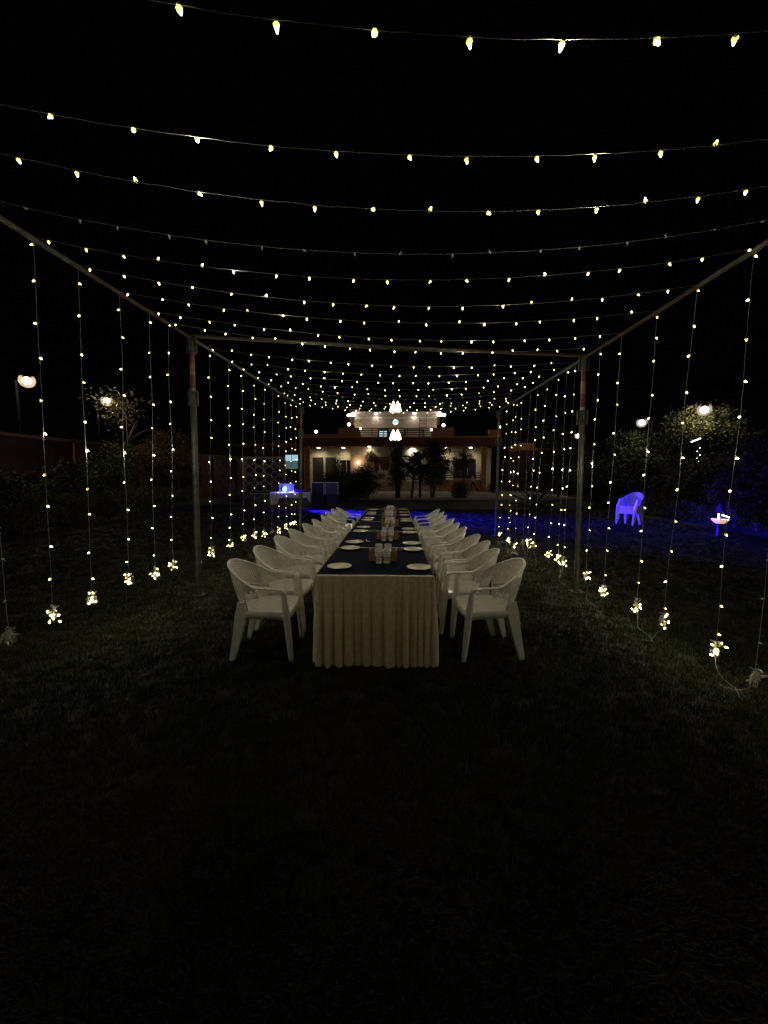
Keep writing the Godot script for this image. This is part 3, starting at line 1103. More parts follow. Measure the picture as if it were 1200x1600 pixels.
	# two bunches of light strands and a glass globe hung on one cord near the far end
	for k in 2:
		var top: float = [3.06, 2.495][k]
		var o := thing("light_bunch", ["upper bunch of white light strands shaped like two cones", "lower bunch of white light strands below the blue globe"][k], "hanging lamp", Vector3(0.023, top, -8.0), 0, "light bunches hung at the far end")
		var s := new_st()
		tube(s, [Vector3(0, 0.0, 0), Vector3(0, 0.07 if k == 1 else 0.05, 0)], 0.004, 5)
		obj("cord", s, M.dark_metal, o)
		for c in [-1.0, 1.0]:
			for j in 7:
				s = new_st()
				var a: float = TAU * j / 7.0 + 0.3 * c
				var foot := Vector3(c * 0.055 + cos(a) * 0.058, -0.185 - 0.018 * (j % 2), sin(a) * 0.058)
				tube(s, [Vector3(c * 0.042, 0, 0), Vector3(c * 0.042, 0, 0).lerp(foot, 0.5) + Vector3(cos(a), 0, sin(a)) * 0.008, foot], [0.006, 0.008, 0.009], 5)
				ball(s, foot + Vector3.DOWN * 0.01, Vector3.ONE * 0.013, 6, 4)
				obj("light_strand", s, M.strand, o)
		omni(o, Vector3(0, -0.1, 0), LED, 0.12, 0.08)
	var gl := thing("glass_globe", "small blue-white glass globe between the two light bunches", "hanging lamp", Vector3(0.023, 2.64, -8.0))
	var s := new_st()
	tube(s, [Vector3(0, 0.05, 0), Vector3(0, 0.23, 0)], 0.003, 5)
	obj("cord", s, M.dark_metal, gl)
	s = new_st()
	ball(s, Vector3.ZERO, Vector3(0.062, 0.055, 0.062), 12, 8)
	obj("globe", s, glow(0.35, 0.72, 0.95, 0.9), gl)

# ------------------------------------------------------------------ table
func table() -> void:
	var x0 := -0.640
	var x1 := 0.322
	var z0 := -3.03
	var L := 1.19
	var cx := (x0 + x1) * 0.5
	for k in 5:
		var za := z0 - 0.03 - k * L
		var o := thing("banquet_table", "%s folding table of the long row, under white skirting" % NTH[k], "table", Vector3(cx, 0, za - L * 0.5), 0, "tables set end to end")
		var s := new_st()
		soft_box(s, Vector3(0, 0.738, 0), Vector3(0.90, 0.03, L - 0.004), 0.006)
		obj("tabletop", s, M.wood, o)
		for sx in [-1, 1]:
			for sz in [-1, 1]:
				s = new_st()
				tube(s, [Vector3(sx * 0.38, 0, sz * 0.5), Vector3(sx * 0.38, 0.724, sz * 0.5)], 0.014, 8)
				obj("leg", s, M.steel, o)
	# the white undercloth shows in the joints
	var s := new_st()
	soft_box(s, Vector3(cx, 0.7555, z0 - 0.03 - L * 2.5), Vector3(x1 - x0 - 0.004, 0.005, L * 5.0 + 0.02), 0.002)
	tag(obj("white_undercloth", s, M.white_cloth), "white cloth edge showing between the dark table covers", "tablecloth")
	for k in 5:
		s = new_st()
		var za := z0 - 0.03 - k * L
		var w := x1 - x0 - 0.012
		# a thin sheet with faint creases
		var grid := []
		var f := FastNoiseLite.new()
		f.seed = 40 + k
		f.frequency = 2.4
		for i in 17:
			grid.append([])
			for j in 21:
				var x := cx - w * 0.5 + w * i / 16.0
				var z := za - 0.022 - (L - 0.044) * j / 20.0
				var up := 0.0018 * f.get_noise_2d(x, z)
				if i == 8: up += 0.0012
				if j == 10: up += 0.0012
				grid[i].append(Vector3(x, 0.7615 + up, z))
		s.set_smooth_group(0)
		for i in 16:
			for j in 20: quad(s, grid[i][j], grid[i + 1][j], grid[i + 1][j + 1], grid[i][j + 1], Vector3.UP)
		s.set_smooth_group(-1)
		for i in 16:
			for e in [[0, Vector3.BACK], [20, Vector3.FORWARD]]: quad(s, grid[i][e[0]], grid[i + 1][e[0]], grid[i + 1][e[0]] - Vector3(0, 0.0032, 0), grid[i][e[0]] - Vector3(0, 0.0032, 0), e[1])
		for j in 20:
			for e in [[0, Vector3.LEFT], [16, Vector3.RIGHT]]: quad(s, grid[e[0]][j], grid[e[0]][j + 1], grid[e[0]][j + 1] - Vector3(0, 0.0032, 0), grid[e[0]][j] - Vector3(0, 0.0032, 0), e[1])
		tag(obj("navy_table_cover", s, M.navy), "%s navy blue cloth square along the long table" % NTH[k], "tablecloth", "navy covers on the tables")
	# pleated skirt round the whole row
	s = new_st()
	var path := []
	var z1 := z0 - 0.06 - L * 5.0
	var corners := [Vector2(x0, z0), Vector2(x1, z0), Vector2(x1, z1), Vector2(x0, z1)]
	for c in 4:
		var a: Vector2 = corners[c]
		var b: Vector2 = corners[(c + 1) % 4]
		var out := Vector2((b - a).y, -(b - a).x).normalized()
		if out.dot((a + b) * 0.5 - Vector2(cx, (z0 + z1) * 0.5)) < 0.0: out = -out
		var n := int(a.distance_to(b) / (0.004 if c == 0 else 0.018))
		for i in n: path.append([a.lerp(b, float(i) / n), out, 1.0 - absf(2.0 * i / n - 1.0)])
	# pleats of uneven width and depth
	var fold := []
	var pos := 0
	while pos < path.size():
		var wide := rng.randi_range(12, 25) if pos < 242 else rng.randi_range(3, 6)
		var deep := rng.randf_range(0.35, 1.0)
		var skew := rng.randf_range(0.35, 0.65)
		for i in wide:
			var t := float(i) / wide
			var v := sin(PI * 0.5 * t / skew) if t < skew else sin(PI * 0.5 * (1.0 - t) / (1.0 - skew))
			fold.append(v * deep)
		pos += wide
	var rows := 18
	var prev := []
	var first := []
	s.set_smooth_group(0)
	for i in path.size() + 1:
		var e: Array = path[i % path.size()]
		var col := []
		var fo: float = fold[i % path.size()]
		for r in rows + 1:
			var v := float(r) / rows
			var depth := 0.016 + 0.042 * smoothstep(0.02, 0.7, v)
			if v < 0.05: depth = 0.004
			var q: Vector2 = e[0] + e[1] * (0.003 + 0.010 * v * v + depth * fo + 0.006 * v * sin(i * 0.03 + v * 2.0))
			if e[2] < 0.04: q += (e[0] - Vector2(cx, (z0 + z1) * 0.5)).sign() * 0.008 * v
			col.append(Vector3(q.x, 0.7635 - 0.748 * v + 0.008 * v * fo * sin(i * 0.21), q.y))
		if i > 0:
			var o3 := Vector3(e[1].x, 0, e[1].y)
			for r in rows: quad(s, prev[r], col[r], col[r + 1], prev[r + 1], o3)
		prev = col
	tag(obj("table_skirt", s, M.skirt), "cream pleated satin skirt round the long table", "table skirt")
	# chairs
	chair0 = make_chair("white plastic armchair, nearest of the left row", "white armchairs along the table")
	var lz := [3.32, 3.93, 4.60, 5.22, 5.82, 6.42, 7.12, 7.70, 8.28, 8.72]
	var rz := [3.36, 3.90, 4.34, 4.80, 5.48, 5.98, 6.62, 7.12, 7.74, 8.36]
	for k in 10:
		var px := -1.13 + rng.randf_range(-0.02, 0.03) + (0.02 * maxi(0, k - 3))
		var turn := PI * 0.5 + rng.randf_range(-0.10, 0.10)
		if k == 0:
			chair0.position = Vector3(-1.135, 0, -3.325)
			chair0.rotation.y = PI * 0.5 + 0.05
		else:
			dup(chair0, Vector3(px, 0, -lz[k]), turn, "white plastic armchair, %s of the left row" % ("last" if k == 9 else NTH[k]))
		dup(chair0, Vector3((0.835 if k == 0 else 0.76 - 0.012 * k + rng.randf_range(-0.02, 0.03)), 0, -rz[k] - (0.03 if k == 0 else 0.0)), -PI * 0.5 + (0.06 if k == 0 else rng.randf_range(-0.10, 0.10)), "white plastic armchair, %s of the right row" % ("last" if k == 9 else NTH[k]))
	# plates
	s = new_st()
	lathe(s, [Vector2(0.0, 0.0), Vector2(0.058, 0.0), Vector2(0.064, 0.003), Vector2(0.098, 0.011), Vector2(0.107, 0.0145), Vector2(0.107, 0.017), Vector2(0.098, 0.0145), Vector2(0.070, 0.0075), Vector2(0.060, 0.0045), Vector2(0.0, 0.0045)], 40)
	s.generate_normals()
	var pm := s.commit()
	var pl := [3.31, 4.16, 4.53, 5.41, 5.82, 6.75, 7.06, 7.73, 8.10, 8.78]
	var pr := [3.29, 4.10, 4.46, 5.31, 5.65, 6.60, 6.90, 7.59, 8.16, 8.84]
	for k in 10:
		for sd in 2:
			var o := obj("dinner_plate", pm, M.plate)
			o.position = Vector3([-0.475, 0.212][sd] + rng.randf_range(-0.008, 0.008), 0.7632, -[pl[k], pr[k]][sd])
			tag(o, "round cream plate on the table's %s side, %s" % [["left", "right"][sd], "farthest away" if k == 9 else NTH[k] + " from the front"], "plate", "cream plates along the table")
	for e in [[-0.33, -4.64, 0.3], [-0.31, -5.52, 1.2], [0.09, -4.14, -0.4], [0.10, -5.36, 0.2]]:
		var sp := thing("spoon", "steel spoon on the cloth beside a %s plate, %s one" % ["left" if e[0] < 0 else "right", "nearer" if e[1] > -5.0 else "farther"], "spoon", Vector3(e[0], 0.7655, e[1]), e[2])
		s = new_st()
		ball(s, Vector3(0, 0.003, 0.06), Vector3(0.018, 0.004, 0.027), 10, 6)
		tube(s, [Vector3(0, 0.003, 0.036), Vector3(0, 0.006, -0.02), Vector3(0, 0.003, -0.085)], [0.003, 0.003, 0.005], 6)
		obj("body", s, M.chrome, sp)
	# napkin boxes and tumblers
	# clear walls, cut bands, rim and thick foot near-opaque white to imitate sparkle
	var tum := new_st()
	lathe(tum, [Vector2(0.0255, 0.010), Vector2(0.029, 0.05), Vector2(0.0315, 0.112)], 12, Vector3.ZERO, false)
	lathe(tum, [Vector2(0.0295, 0.112), Vector2(0.027, 0.05), Vector2(0.0235, 0.018), Vector2(0.0, 0.016)], 12, Vector3.ZERO, false)
	tum.set_material(M.glass)
	tum.generate_normals()
	var gm := tum.commit()
	tum = new_st()
	lathe(tum, [Vector2(0.0, 0.0), Vector2(0.024, 0.0), Vector2(0.0262, 0.004), Vector2(0.0266, 0.010), Vector2(0.0, 0.013)], 12, Vector3.ZERO, false)
	for r in 3:
		for k in 12:
			var a := TAU * (k + 0.5 * (r % 2)) / 12.0
			var d := Vector3(cos(a), 0, sin(a))
			var w := Vector3(-d.z, 0, d.x) * 0.0062
			var c := d * (0.0306 + r * 0.0006) + Vector3.UP * (0.066 + r * 0.017)
			var e := [c - w, c + Vector3.UP * 0.0085, c + w, c - Vector3.UP * 0.0085]
			for q in 4: tri(tum, e[q], e[(q + 1) % 4], c + d * 0.003, d)
	lathe(tum, [Vector2(0.0318, 0.111), Vector2(0.0318, 0.1145), Vector2(0.0292, 0.1145), Vector2(0.0292, 0.111)], 12, Vector3.ZERO, false)
	tum.set_material(M.cut_glass)
	tum.generate_normals()
	gm = tum.commit(gm)
	var bz := [3.55, 4.75, 5.96, 7.06, 8.25]
	var bx := [-0.105, -0.08, -0.065, -0.095, -0.085]
	for k in 5:
		var o := thing("napkin_box", "open brown wooden box among tumblers, %s along the table" % ("last" if k == 4 else NTH[k]), "box", Vector3(bx[k], 0.7632, -bz[k] - 0.05), 0, "brown boxes down the table's middle")
		for w in [[Vector3(-0.122, 0.001, 0.040), Vector3(0.122, 0.10, 0.050)], [Vector3(-0.122, 0.001, -0.050), Vector3(0.122, 0.10, -0.040)], [Vector3(-0.132, 0.001, -0.050), Vector3(-0.122, 0.108, 0.050)], [Vector3(0.122, 0.001, -0.050), Vector3(0.132, 0.108, 0.050)]]:
			s = new_st()
			soft_box(s, (w[0] + w[1]) * 0.5, w[1] - w[0], 0.0025)
			obj("side_panel", s, M.wood, o)
		s = new_st()
		for q in 5: soft_box(s, Vector3(-0.07 + q * 0.035, 0.055, 0.0), Vector3(0.022, 0.09, 0.07), 0.004)
		obj("paper_napkins", s, M.paper, o)
		var q := 0
		for gx in [-0.04, 0.042]:
			for gz in [0.075, -0.19]:
				var g := obj("glass_tumbler", gm)
				g.position = Vector3(bx[k] + gx + rng.randf_range(-0.006, 0.006), 0.7632, -bz[k] + gz + rng.randf_range(-0.01, 0.01))
				g.rotation.y = rng.randf() * TAU
				g.scale = Vector3(1.05, 1.14, 1.05)
				tag(g, "ribbed glass tumbler %s the %s brown box, on its %s" % ["in front of" if gz > 0 else "behind", "last" if k == 4 else NTH[k], "left" if gx < 0 else "right"], "glass", "tumblers down the table's middle")
				q += 1

# ------------------------------------------------------------------ the house at the back
func building() -> void:
	var o := thing("house", "low orange and beige house with lit porches and a roof terrace", "building", Vector3(0, 0, -36))
	var add := func(called: String, m, lo: Vector3, hi: Vector3, parent = null) -> MeshInstance3D:
		var s := new_st()
		span(s, lo, hi)
		return obj(called, s, m, parent if parent else o)
	# ground floor
	add.call("wall", M.cream, Vector3(-8.5, 0, -7), Vector3(9.5, 4.12, -2.3))
	add.call("wall", M.beige, Vector3(-4.08, 0, -2.298), Vector3(4.26, 4.12, 0))
	add.call("roof_slab", M.maroon, Vector3(-8.6, 4.123, -7.2), Vector3(9.75, 4.32, 0.75))
	add.call("fascia", M.maroon, Vector3(-8.6, 4.32, 0.55), Vector3(9.75, 4.86, 0.75))
	add.call("fascia", M.maroon, Vector3(-8.6, 4.32, -7.2), Vector3(-8.4, 4.86, 0.548))
	add.call("fascia", M.maroon, Vector3(9.55, 4.32, -7.2), Vector3(9.75, 4.86, 0.548))
	add.call("roof_terrace", M.pave, Vector3(-8.398, 4.322, -7.2), Vector3(9.548, 4.6, 0.548))
	for r in [[-8.46, -5.1, 5.22, "o"], [-5.1, -3.16, 5.78, "o"], [3.42, 5.4, 5.78, "o"], [5.4, 8.5, 5.02, "o"], [8.5, 9.6, 5.56, "o"]]:
		add.call("parapet", M.orange, Vector3(r[0] + 0.002, 4.863, 0.35), Vector3(r[1], r[2], 0.62))
	add.call("parapet", M.orange, Vector3(-3.158, 4.863, 0.37), Vector3(3.42, 5.0, 0.60))
	# columns of the porches
	for x in [-8.3, 8.05]:
		add.call("column", M.orange, Vector3(x, 0, -0.2), Vector3(x + 0.42, 4.12, 0.22))
	# right porch: low wall with rails, door and window
	add.call("porch_wall", M.orange, Vector3(4.262, 0, -0.12), Vector3(8.05, 1.08, 0.12))
	add.call("porch_floor", M.pave, Vector3(4.262, 0, -2.298), Vector3(8.05, 0.3, -0.122))
	add.call("porch_floor", M.pave, Vector3(-7.88, 0, -2.298), Vector3(-4.082, 0.3, 0.1))
	var rail := obj("porch_railing", new_rail([4.3, 8.0], 1.08, 0.66, 3), M.dark_metal, o)
	rail.position.z = 0.02
	var rail2 := obj("porch_railing", new_rail([-5.3, -4.1], 0.3, 0.95, 3), M.dark_metal, o)
	rail2.position.z = -0.1
	panel_door(o, Vector3(4.75, 0.3, -2.29), 0.75, 2.75)
	window(o, Vector3(6.9, 1.25, -2.29), 2.0, 1.75, 3)
	# left porch: a wide pair of dark panelled doors, a window
	panel_door(o, Vector3(-7.55, 0.3, -2.29), 1.05, 2.95)
	panel_door(o, Vector3(-6.30, 0.3, -2.29), 1.05, 2.95)
	window(o, Vector3(-4.75, 1.3, -2.29), 0.9, 1.6, 2)
	# centre: a dark red mural panel with pale sprays, a pale panel with sprays
	var mural := add.call("mural_panel", M.maroon, Vector3(-1.85, 1.15, 0.002), Vector3(-0.5, 3.2, 0.03)) as MeshInstance3D
	spray(mural, Vector3(-1.2, 1.2, 0.045), M.trim, 9, 1.5)
	var mural2 := add.call("mural_panel", M.trim, Vector3(0.75, 2.6, 0.002), Vector3(2.6, 4.05, 0.03)) as MeshInstance3D
	spray(mural2, Vector3(1.75, 2.65, 0.045), M.dark_wood, 9, 1.0)
	add.call("ledge", M.trim, Vector3(-4.1, 0.9, 0.0), Vector3(4.28, 1.0, 0.12))
	# upper storey
	add.call("upper_wall", M.beige, Vector3(-4.07, 4.602, -7), Vector3(4.33, 7.72, -4))
	for k in 4: add.call("groove_band", M.trim if k == 3 else M.beige, Vector3(-4.06, 5.4 + k * 0.62, -3.998), Vector3(4.32, 5.4 + k * 0.62 + (0.56 if k < 3 else 0.1), -3.97))
	add.call("upper_roof", M.trim, Vector3(-4.3, 7.722, -7.1), Vector3(4.55, 7.84, -3.4))
	for x in [-4.95, 3.85]: add.call("roof_parapet", M.orange, Vector3(x, 7.0, -7.6), Vector3(x + 1.1, 8.7, -7.11))
	add.call("dark_column", M.dark_wood, Vector3(-0.5, 4.602, -3.968), Vector3(0.62, 5.75, -3.7))
	# black framed openings on the terrace
	window(o, Vector3(-1.15, 4.9, -3.965), 0.8, 1.15, 2, M.screen, 0.15)
	window(o, Vector3(2.0, 4.9, -3.965), 1.75, 1.1, 3, M.beige, 0.15)
	# terrace railing
	obj("terrace_railing", new_rail([-3.15, 3.4], 5.0, 0.78, 4), M.dark_metal, o).position.z = 0.48
	# lamps: round downlights
	for p in [[-7.3, -1.3, 0], [-4.9, -1.3, 0], [4.95, -1.3, 0], [7.3, -1.3, 0], [-2.3, 0.32, 0], [1.7, 0.32, 2]]:
		var s := new_st()
		lathe(s, [Vector2(0, -0.05), Vector2(0.12, -0.05), Vector2(0.15, -0.01), Vector2(0.15, 0.0), Vector2(0.0, 0.0)], 14, Vector3(p[0], 4.12, p[1]))
		if p[2] == 0: obj("downlight", s, M.white_lamp, o)
		else: obj("downlight", s, M.trim, o)
		if true: spot(o, Vector3(p[0], 4.05, p[1]), Vector3(0, -1, -0.25 if p[1] < 0 else -0.3), Color(1.0, 0.88, 0.58), 4.2 if p[1] < 0 else 3.0, 72, 0.9, 0.12)
	for x in [-1.85, 2.0]:
		var s := new_st()
		lathe(s, [Vector2(0, -0.06), Vector2(0.13, -0.06), Vector2(0.17, -0.01), Vector2(0.17, 0.0), Vector2(0.0, 0.0)], 14, Vector3(x, 7.72, -3.66))
		obj("downlight", s, M.cold_lamp, o)
		spot(o, Vector3(x, 7.64, -3.66), Vector3(0, -1, -0.1), Color(1.0, 0.90, 0.80), 1.5, 74, 0.9, 0.12)
	# floodlights in threes at the corners of the upper storey
	for x in [-4.35, 4.72]:
		var fl := obj("floodlight_bracket", bracket(x), M.dark_metal, o)
		for k in 3:
			var s := new_st()
			ball(s, Vector3(x - 0.26 + k * 0.26, 7.5 + 0.05 * (k % 2), -3.45), Vector3(0.17, 0.13, 0.10), 10, 6)
			obj("flood_lamp", s, M.white_lamp, fl)
		omni(o, Vector3(x, 7.5, -3.3), Color(1.0, 0.82, 0.62), 3.0, 0.15)
	# small globe lamps on the parapet
	for p in [[-7.15, 5.45], [-4.15, 6.1], [4.45, 6.0], [9.45, 5.82], [-3.1, 5.72], [3.36, 5.6]]:
		var s := new_st()
		var warm: bool = absf(p[0]) < 3.4
		ball(s, Vector3(p[0], p[1], 0.5), Vector3.ONE * (0.13 if not warm else 0.10), 12, 8)
		var pl := obj("parapet_lamp", s, M.warm_lamp if warm else M.white_lamp, o)
		s = new_st()
		lathe(s, [Vector2(0.0, p[1] - 0.28), Vector2(0.04, p[1] - 0.28), Vector2(0.03, p[1] - 0.09)], 8, Vector3(p[0], 0, 0.5))
		obj("lamp_stem", s, M.dark_metal, pl)
		if not warm: omni(o, Vector3(p[0], p[1], 0.5), Color(1.0, 0.88, 0.72), 2.2, 0.1)
	# wall lamp by the left porch
	var s := new_st()
	ball(s, Vector3(-3.35, 2.65, 0.16), Vector3(0.11, 0.14, 0.11), 10, 7)
	obj("wall_lamp", s, M.warm_lamp, o)
	omni(o, Vector3(-3.35, 2.65, 0.33), Color(1.0, 0.66, 0.36), 0.7, 0.1)
	# a ladder against the upper wall
	var ld := thing("ladder", "dark steel ladder leaning on the lit upper wall", "ladder", Vector3(2.9, 4.602, -39.3), 0)
	for x in [-0.33, 0.33]:
		s = new_st()
		tube(s, [Vector3(x, 0, 0), Vector3(x, 2.75, -0.5)], 0.035, 6)
		obj("rail", s, M.dark_metal, ld)
	for k in 7:
		s = new_st()
		var t := (k + 0.7) / 7.6
		tube(s, [Vector3(-0.33, 2.75 * t, -0.5 * t), Vector3(0.33, 2.75 * t, -0.5 * t)], 0.026, 6)
		obj("rung", s, M.dark_metal, ld)
	# the lower wing to the left
	var w := thing("side_wing", "dark red single storey wing left of the house", "building", Vector3(0, 0, -37))
	s = new_st()
	span(s, Vector3(-20.0, 0, -5), Vector3(-8.7, 4.2, 0))
	obj("wall", s, M.red_wall, w)
	s = new_st()
	span(s, Vector3(-20.2, 4.202, -5.2), Vector3(-8.68, 4.5, 0.3))
	obj("roof", s, M.maroon, w)
	for k in 2:
		s = new_st()
		span(s, Vector3(-10.45 + k * 0.62, 2.85, 0.02), Vector3(-9.88 + k * 0.62, 3.42, 0.05))
		obj("lit_pane", s, M.screen, w)
		s = new_st()
		span(s, Vector3(-10.45 + k * 0.62, 2.1, 0.02), Vector3(-9.88 + k * 0.62, 2.8, 0.05))
		obj("dim_pane", s, M.screen_dim, w)
	s = new_st()
	for e in [[-10.55, 2.0, -10.47, 3.5], [-9.23, 2.0, -9.15, 3.5], [-10.47, 3.43, -9.23, 3.5], [-10.47, 2.0, -9.23, 2.08], [-9.87, 2.08, -9.84, 3.43]]: span(s, Vector3(e[0], e[1], 0.004), Vector3(e[2], e[3], 0.08))
	obj("window_frame", s, M.dark_metal, w)
	# the neighbour's parapet to the right
	var nb := thing("neighbour_house", "orange parapet of a low house right of the porch", "building", Vector3(0, 0, -40))
	s = new_st()
	span(s, Vector3(12.9, 0, -4), Vector3(17.2, 4.0, 0))
	obj("wall", s, M.red_wall, nb)
	s = new_st()
	span(s, Vector3(12.8, 4.002, -4.1), Vector3(14.2, 4.75, 0.1))
	obj("parapet", s, M.orange, nb)
	s = new_st()
	span(s, Vector3(14.202, 4.002, -4.1), Vector3(17.3, 4.25, 0.1))
	obj("roof_edge", s, M.orange, nb)
	s = new_st()
	tube(s, [Vector3(15.3, 4.252, 0.0), Vector3(15.3, 4.75, 0.0), Vector3(17.0, 4.75, 0.0), Vector3(17.0, 4.252, 0.0)], 0.03, 6)
	obj("roof_rail", s, M.trim, nb)
	# dark red gate right of the house
	var gt := thing("iron_gate", "dark red barred gate beside the right porch", "gate", Vector3(10.9, 0, -36))
	for k in 9:
		s = new_st()
		span(s, Vector3(-1.2 + k * 0.3 - 0.03, 0.05, -0.03), Vector3(-1.2 + k * 0.3 + 0.03, 2.9, 0.03))
		obj("bar", s, M.maroon, gt)
	for y in [0.3, 1.5, 2.7]:
		s = new_st()
		span(s, Vector3(-1.3, y, 0.032), Vector3(1.3, y + 0.09, 0.08))
		obj("cross_rail", s, M.maroon, gt)

func bracket(x: float) -> SurfaceTool:
	var s := new_st()
	span(s, Vector3(x - 0.45, 7.34, -3.62), Vector3(x + 0.45, 7.39, -3.40))
	tube(s, [Vector3(x - 0.4, 7.34, -3.5), Vector3(x, 6.7, -3.99), Vector3(x + 0.4, 7.34, -3.5)], 0.03, 6)
	return s

func new_rail(xs: Array, y: float, h: float, n: int) -> SurfaceTool:
	var s := new_st()
	for k in n:
		var yy := y + h * (k + 1) / n
		span(s, Vector3(xs[0], yy - 0.085, -0.025), Vector3(xs[1], yy, 0.025))
	var count := maxi(2, int((xs[1] - xs[0]) / 0.95))
	for k in count + 1:
		var x: float = lerpf(xs[0] + 0.03, xs[1] - 0.03, float(k) / count)
		span(s, Vector3(x - 0.03, y, -0.028), Vector3(x + 0.03, y + h - 0.086, 0.028))
	return s

func panel_door(parent: Node, at: Vector3, w: float, h: float) -> void:
	var s := new_st()
	span(s, at + Vector3(-w * 0.5, 0, 0), at + Vector3(w * 0.5, h, 0.06))
	var d := obj("door", s, M.dark_wood, parent)
	for r in 3:
		for c in 2:
			s = new_st()
			soft_box(s, at + Vector3(w * (c - 0.5) * 0.46, h * (0.17 + 0.32 * r), 0.07), Vector3(w * 0.36, h * 0.25, 0.03), 0.012)
			obj("door_panel", s, M.dark_wood, d)
	s = new_st()
	ball(s, at + Vector3(w * 0.38, h * 0.48, 0.11), Vector3.ONE * 0.045, 8, 5)
	obj("handle", s, M.chrome, d)

func window(parent: Node, at: Vector3, w: float, h: float, panes: int, pane_mat = null, fr := 0.08) -> void:
	var s := new_st()
	span(s, at + Vector3(-w * 0.5 - fr, -fr, 0), at + Vector3(w * 0.5 + fr, 0, 0.1))
	span(s, at + Vector3(-w * 0.5 - fr, h, 0), at + Vector3(w * 0.5 + fr, h + fr, 0.1))
	span(s, at + Vector3(-w * 0.5 - fr, 0.001, 0), at + Vector3(-w * 0.5, h - 0.001, 0.1))
	span(s, at + Vector3(w * 0.5, 0.001, 0), at + Vector3(w * 0.5 + fr, h - 0.001, 0.1))
	var f := obj("window_frame", s, M.dark_metal, parent)
	for k in panes:
		s = new_st()
		var a: float = at.x - w * 0.5 + w * k / panes
		span(s, Vector3(a + 0.025, at.y + 0.002, at.z + 0.01), Vector3(a + w / panes - 0.025, at.y + h - 0.002, at.z + 0.035))
		obj("pane", s, pane_mat if pane_mat else M.dark_glass, f)

func spray(parent: Node, at: Vector3, m, n: int, length: float) -> void:
	for k in n:
		var s := new_st()
		var a := lerpf(-1.0, 1.25, float(k) / (n - 1))
		var d := Vector3(sin(a), cos(a), 0)
		var q := Vector3(d.y, -d.x, 0)
		var L := length * (0.75 + 0.25 * cos(k * 2.1))
		var pts := [at, at + d * L * 0.4 + q * 0.16, at + d * L, at + d * L * 0.45 - q * 0.10]
		for z in [0.0, -0.012]: quad(s, pts[0] + Vector3(0, 0, z), pts[1] + Vector3(0, 0, z), pts[2] + Vector3(0, 0, z), pts[3] + Vector3(0, 0, z), Vector3(0, 0, z + 0.001))
		for e in 4: quad(s, pts[e], pts[(e + 1) % 4], pts[(e + 1) % 4] - Vector3(0, 0, 0.012), pts[e] - Vector3(0, 0, 0.012), (pts[e] + pts[(e + 1) % 4]) * 0.5 - at - d * L * 0.4)
		obj("painted_leaf", s, m, parent)

# ------------------------------------------------------------------ walls, street lamps
func boundary() -> void:
	var o := thing("boundary_wall", "tall dark red garden wall along the left side", "wall", Vector3(-13.2, 0, -20))
	var s := new_st()
	span(s, Vector3(-0.12, -0.1, -17), Vector3(0.12, 2.86, 18))
	obj("wall", s, M.red_wall, o)
	s = new_st()
	span(s, Vector3(-0.2, 2.862, -17), Vector3(0.2, 2.98, 18))
	obj("coping", s, M.red_wall, o)
	for k in 9:
		s = new_st()
		span(s, Vector3(0.122, -0.1, -15.8 + k * 4.0), Vector3(0.24, 2.85, -15.4 + k * 4.0))
		obj("pier", s, M.red_wall, o)
	var r := thing("low_boundary_wall", "dark garden wall behind the right-hand trees", "wall", Vector3(15.5, 0, -20))
	s = new_st()
	span(s, Vector3(-0.12, -0.1, -16), Vector3(0.12, 2.3, 16))
	obj("wall", s, M.dark_plaster, r)
	s = new_st()
	span(s, Vector3(-0.18, 2.302, -16), Vector3(0.18, 2.4, 16))
	obj("coping", s, M.dark_plaster, r)
	var P := [[-12.87, 4.84, -13.5, "outer"], [-13.05, 4.9, -17.5, "inner"], [12.1, 4.09, -15.64, "outer"], [12.32, 4.145, -19.8, "middle"], [13.49, 4.39, -29.0, "farthest"]]
	for e in P:
		var left: bool = e[0] < 0
		var what := "glaring street lamp on a pole, %s one %s" % [e[3], "above the left wall" if left else "above the right-hand trees"]
		var base := Vector3(e[0] - (0.7 if left else -0.7), 0, e[2] - 0.3)
		var l := thing("street_lamp", what, "street lamp", base, 0, "street lamps round the garden")
		s = new_st()
		tube(s, [Vector3.ZERO, Vector3.UP * (e[1] - 0.4), Vector3.UP * (e[1] + 0.12)], [0.055, 0.045, 0.04], 8)
		obj("pole", s, M.black_pole, l)
		var g := Vector3(e[0] - base.x, e[1], e[2] - base.z)
		s = new_st()
		tube(s, [Vector3.UP * (e[1] + 0.1), g * 0.5 + Vector3.UP * (e[1] * 0.5 + 0.12), g + Vector3.UP * 0.18], 0.025, 6)
		lathe(s, [Vector2(0.10, 0.12), Vector2(0.13, 0.13), Vector2(0.07, 0.18), Vector2(0.0, 0.2)], 12, g)
		obj("bracket", s, M.black_pole, l)
		s = new_st()
		ball(s, g, Vector3(0.135, 0.13, 0.135), 14, 9)
		obj("lamp_bulb", s, M.warm_lamp if left else M.white_lamp, l)
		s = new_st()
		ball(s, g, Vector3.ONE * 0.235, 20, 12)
		obj("lamp_haze_shell", s, M.lamp_haze, l)  # added see-through shell that imitates the glare halo, not a lamp part
		omni(l, g, Color(1.0, 0.80, 0.55) if left else Color(1.0, 0.90, 0.74), P_STREET * (1.0 if left else 0.55), 0.14, 40)

# ------------------------------------------------------------------ garden
func blobs_for(h: float, w: float, base: float, n: int) -> Array:
	var b := []
	for k in n:
		var t := (k + 0.5) / n
		var y := lerpf(base, h, t)
		var r := w * (0.45 + 0.55 * sin(PI * clampf(t * 0.85 + 0.12, 0, 1)))
		b.append([Vector3(rng.randf_range(-0.45, 0.45) * w, y, rng.randf_range(-0.45, 0.45) * w), Vector3(r, (h - base) / n * 0.95, r)])
	return b

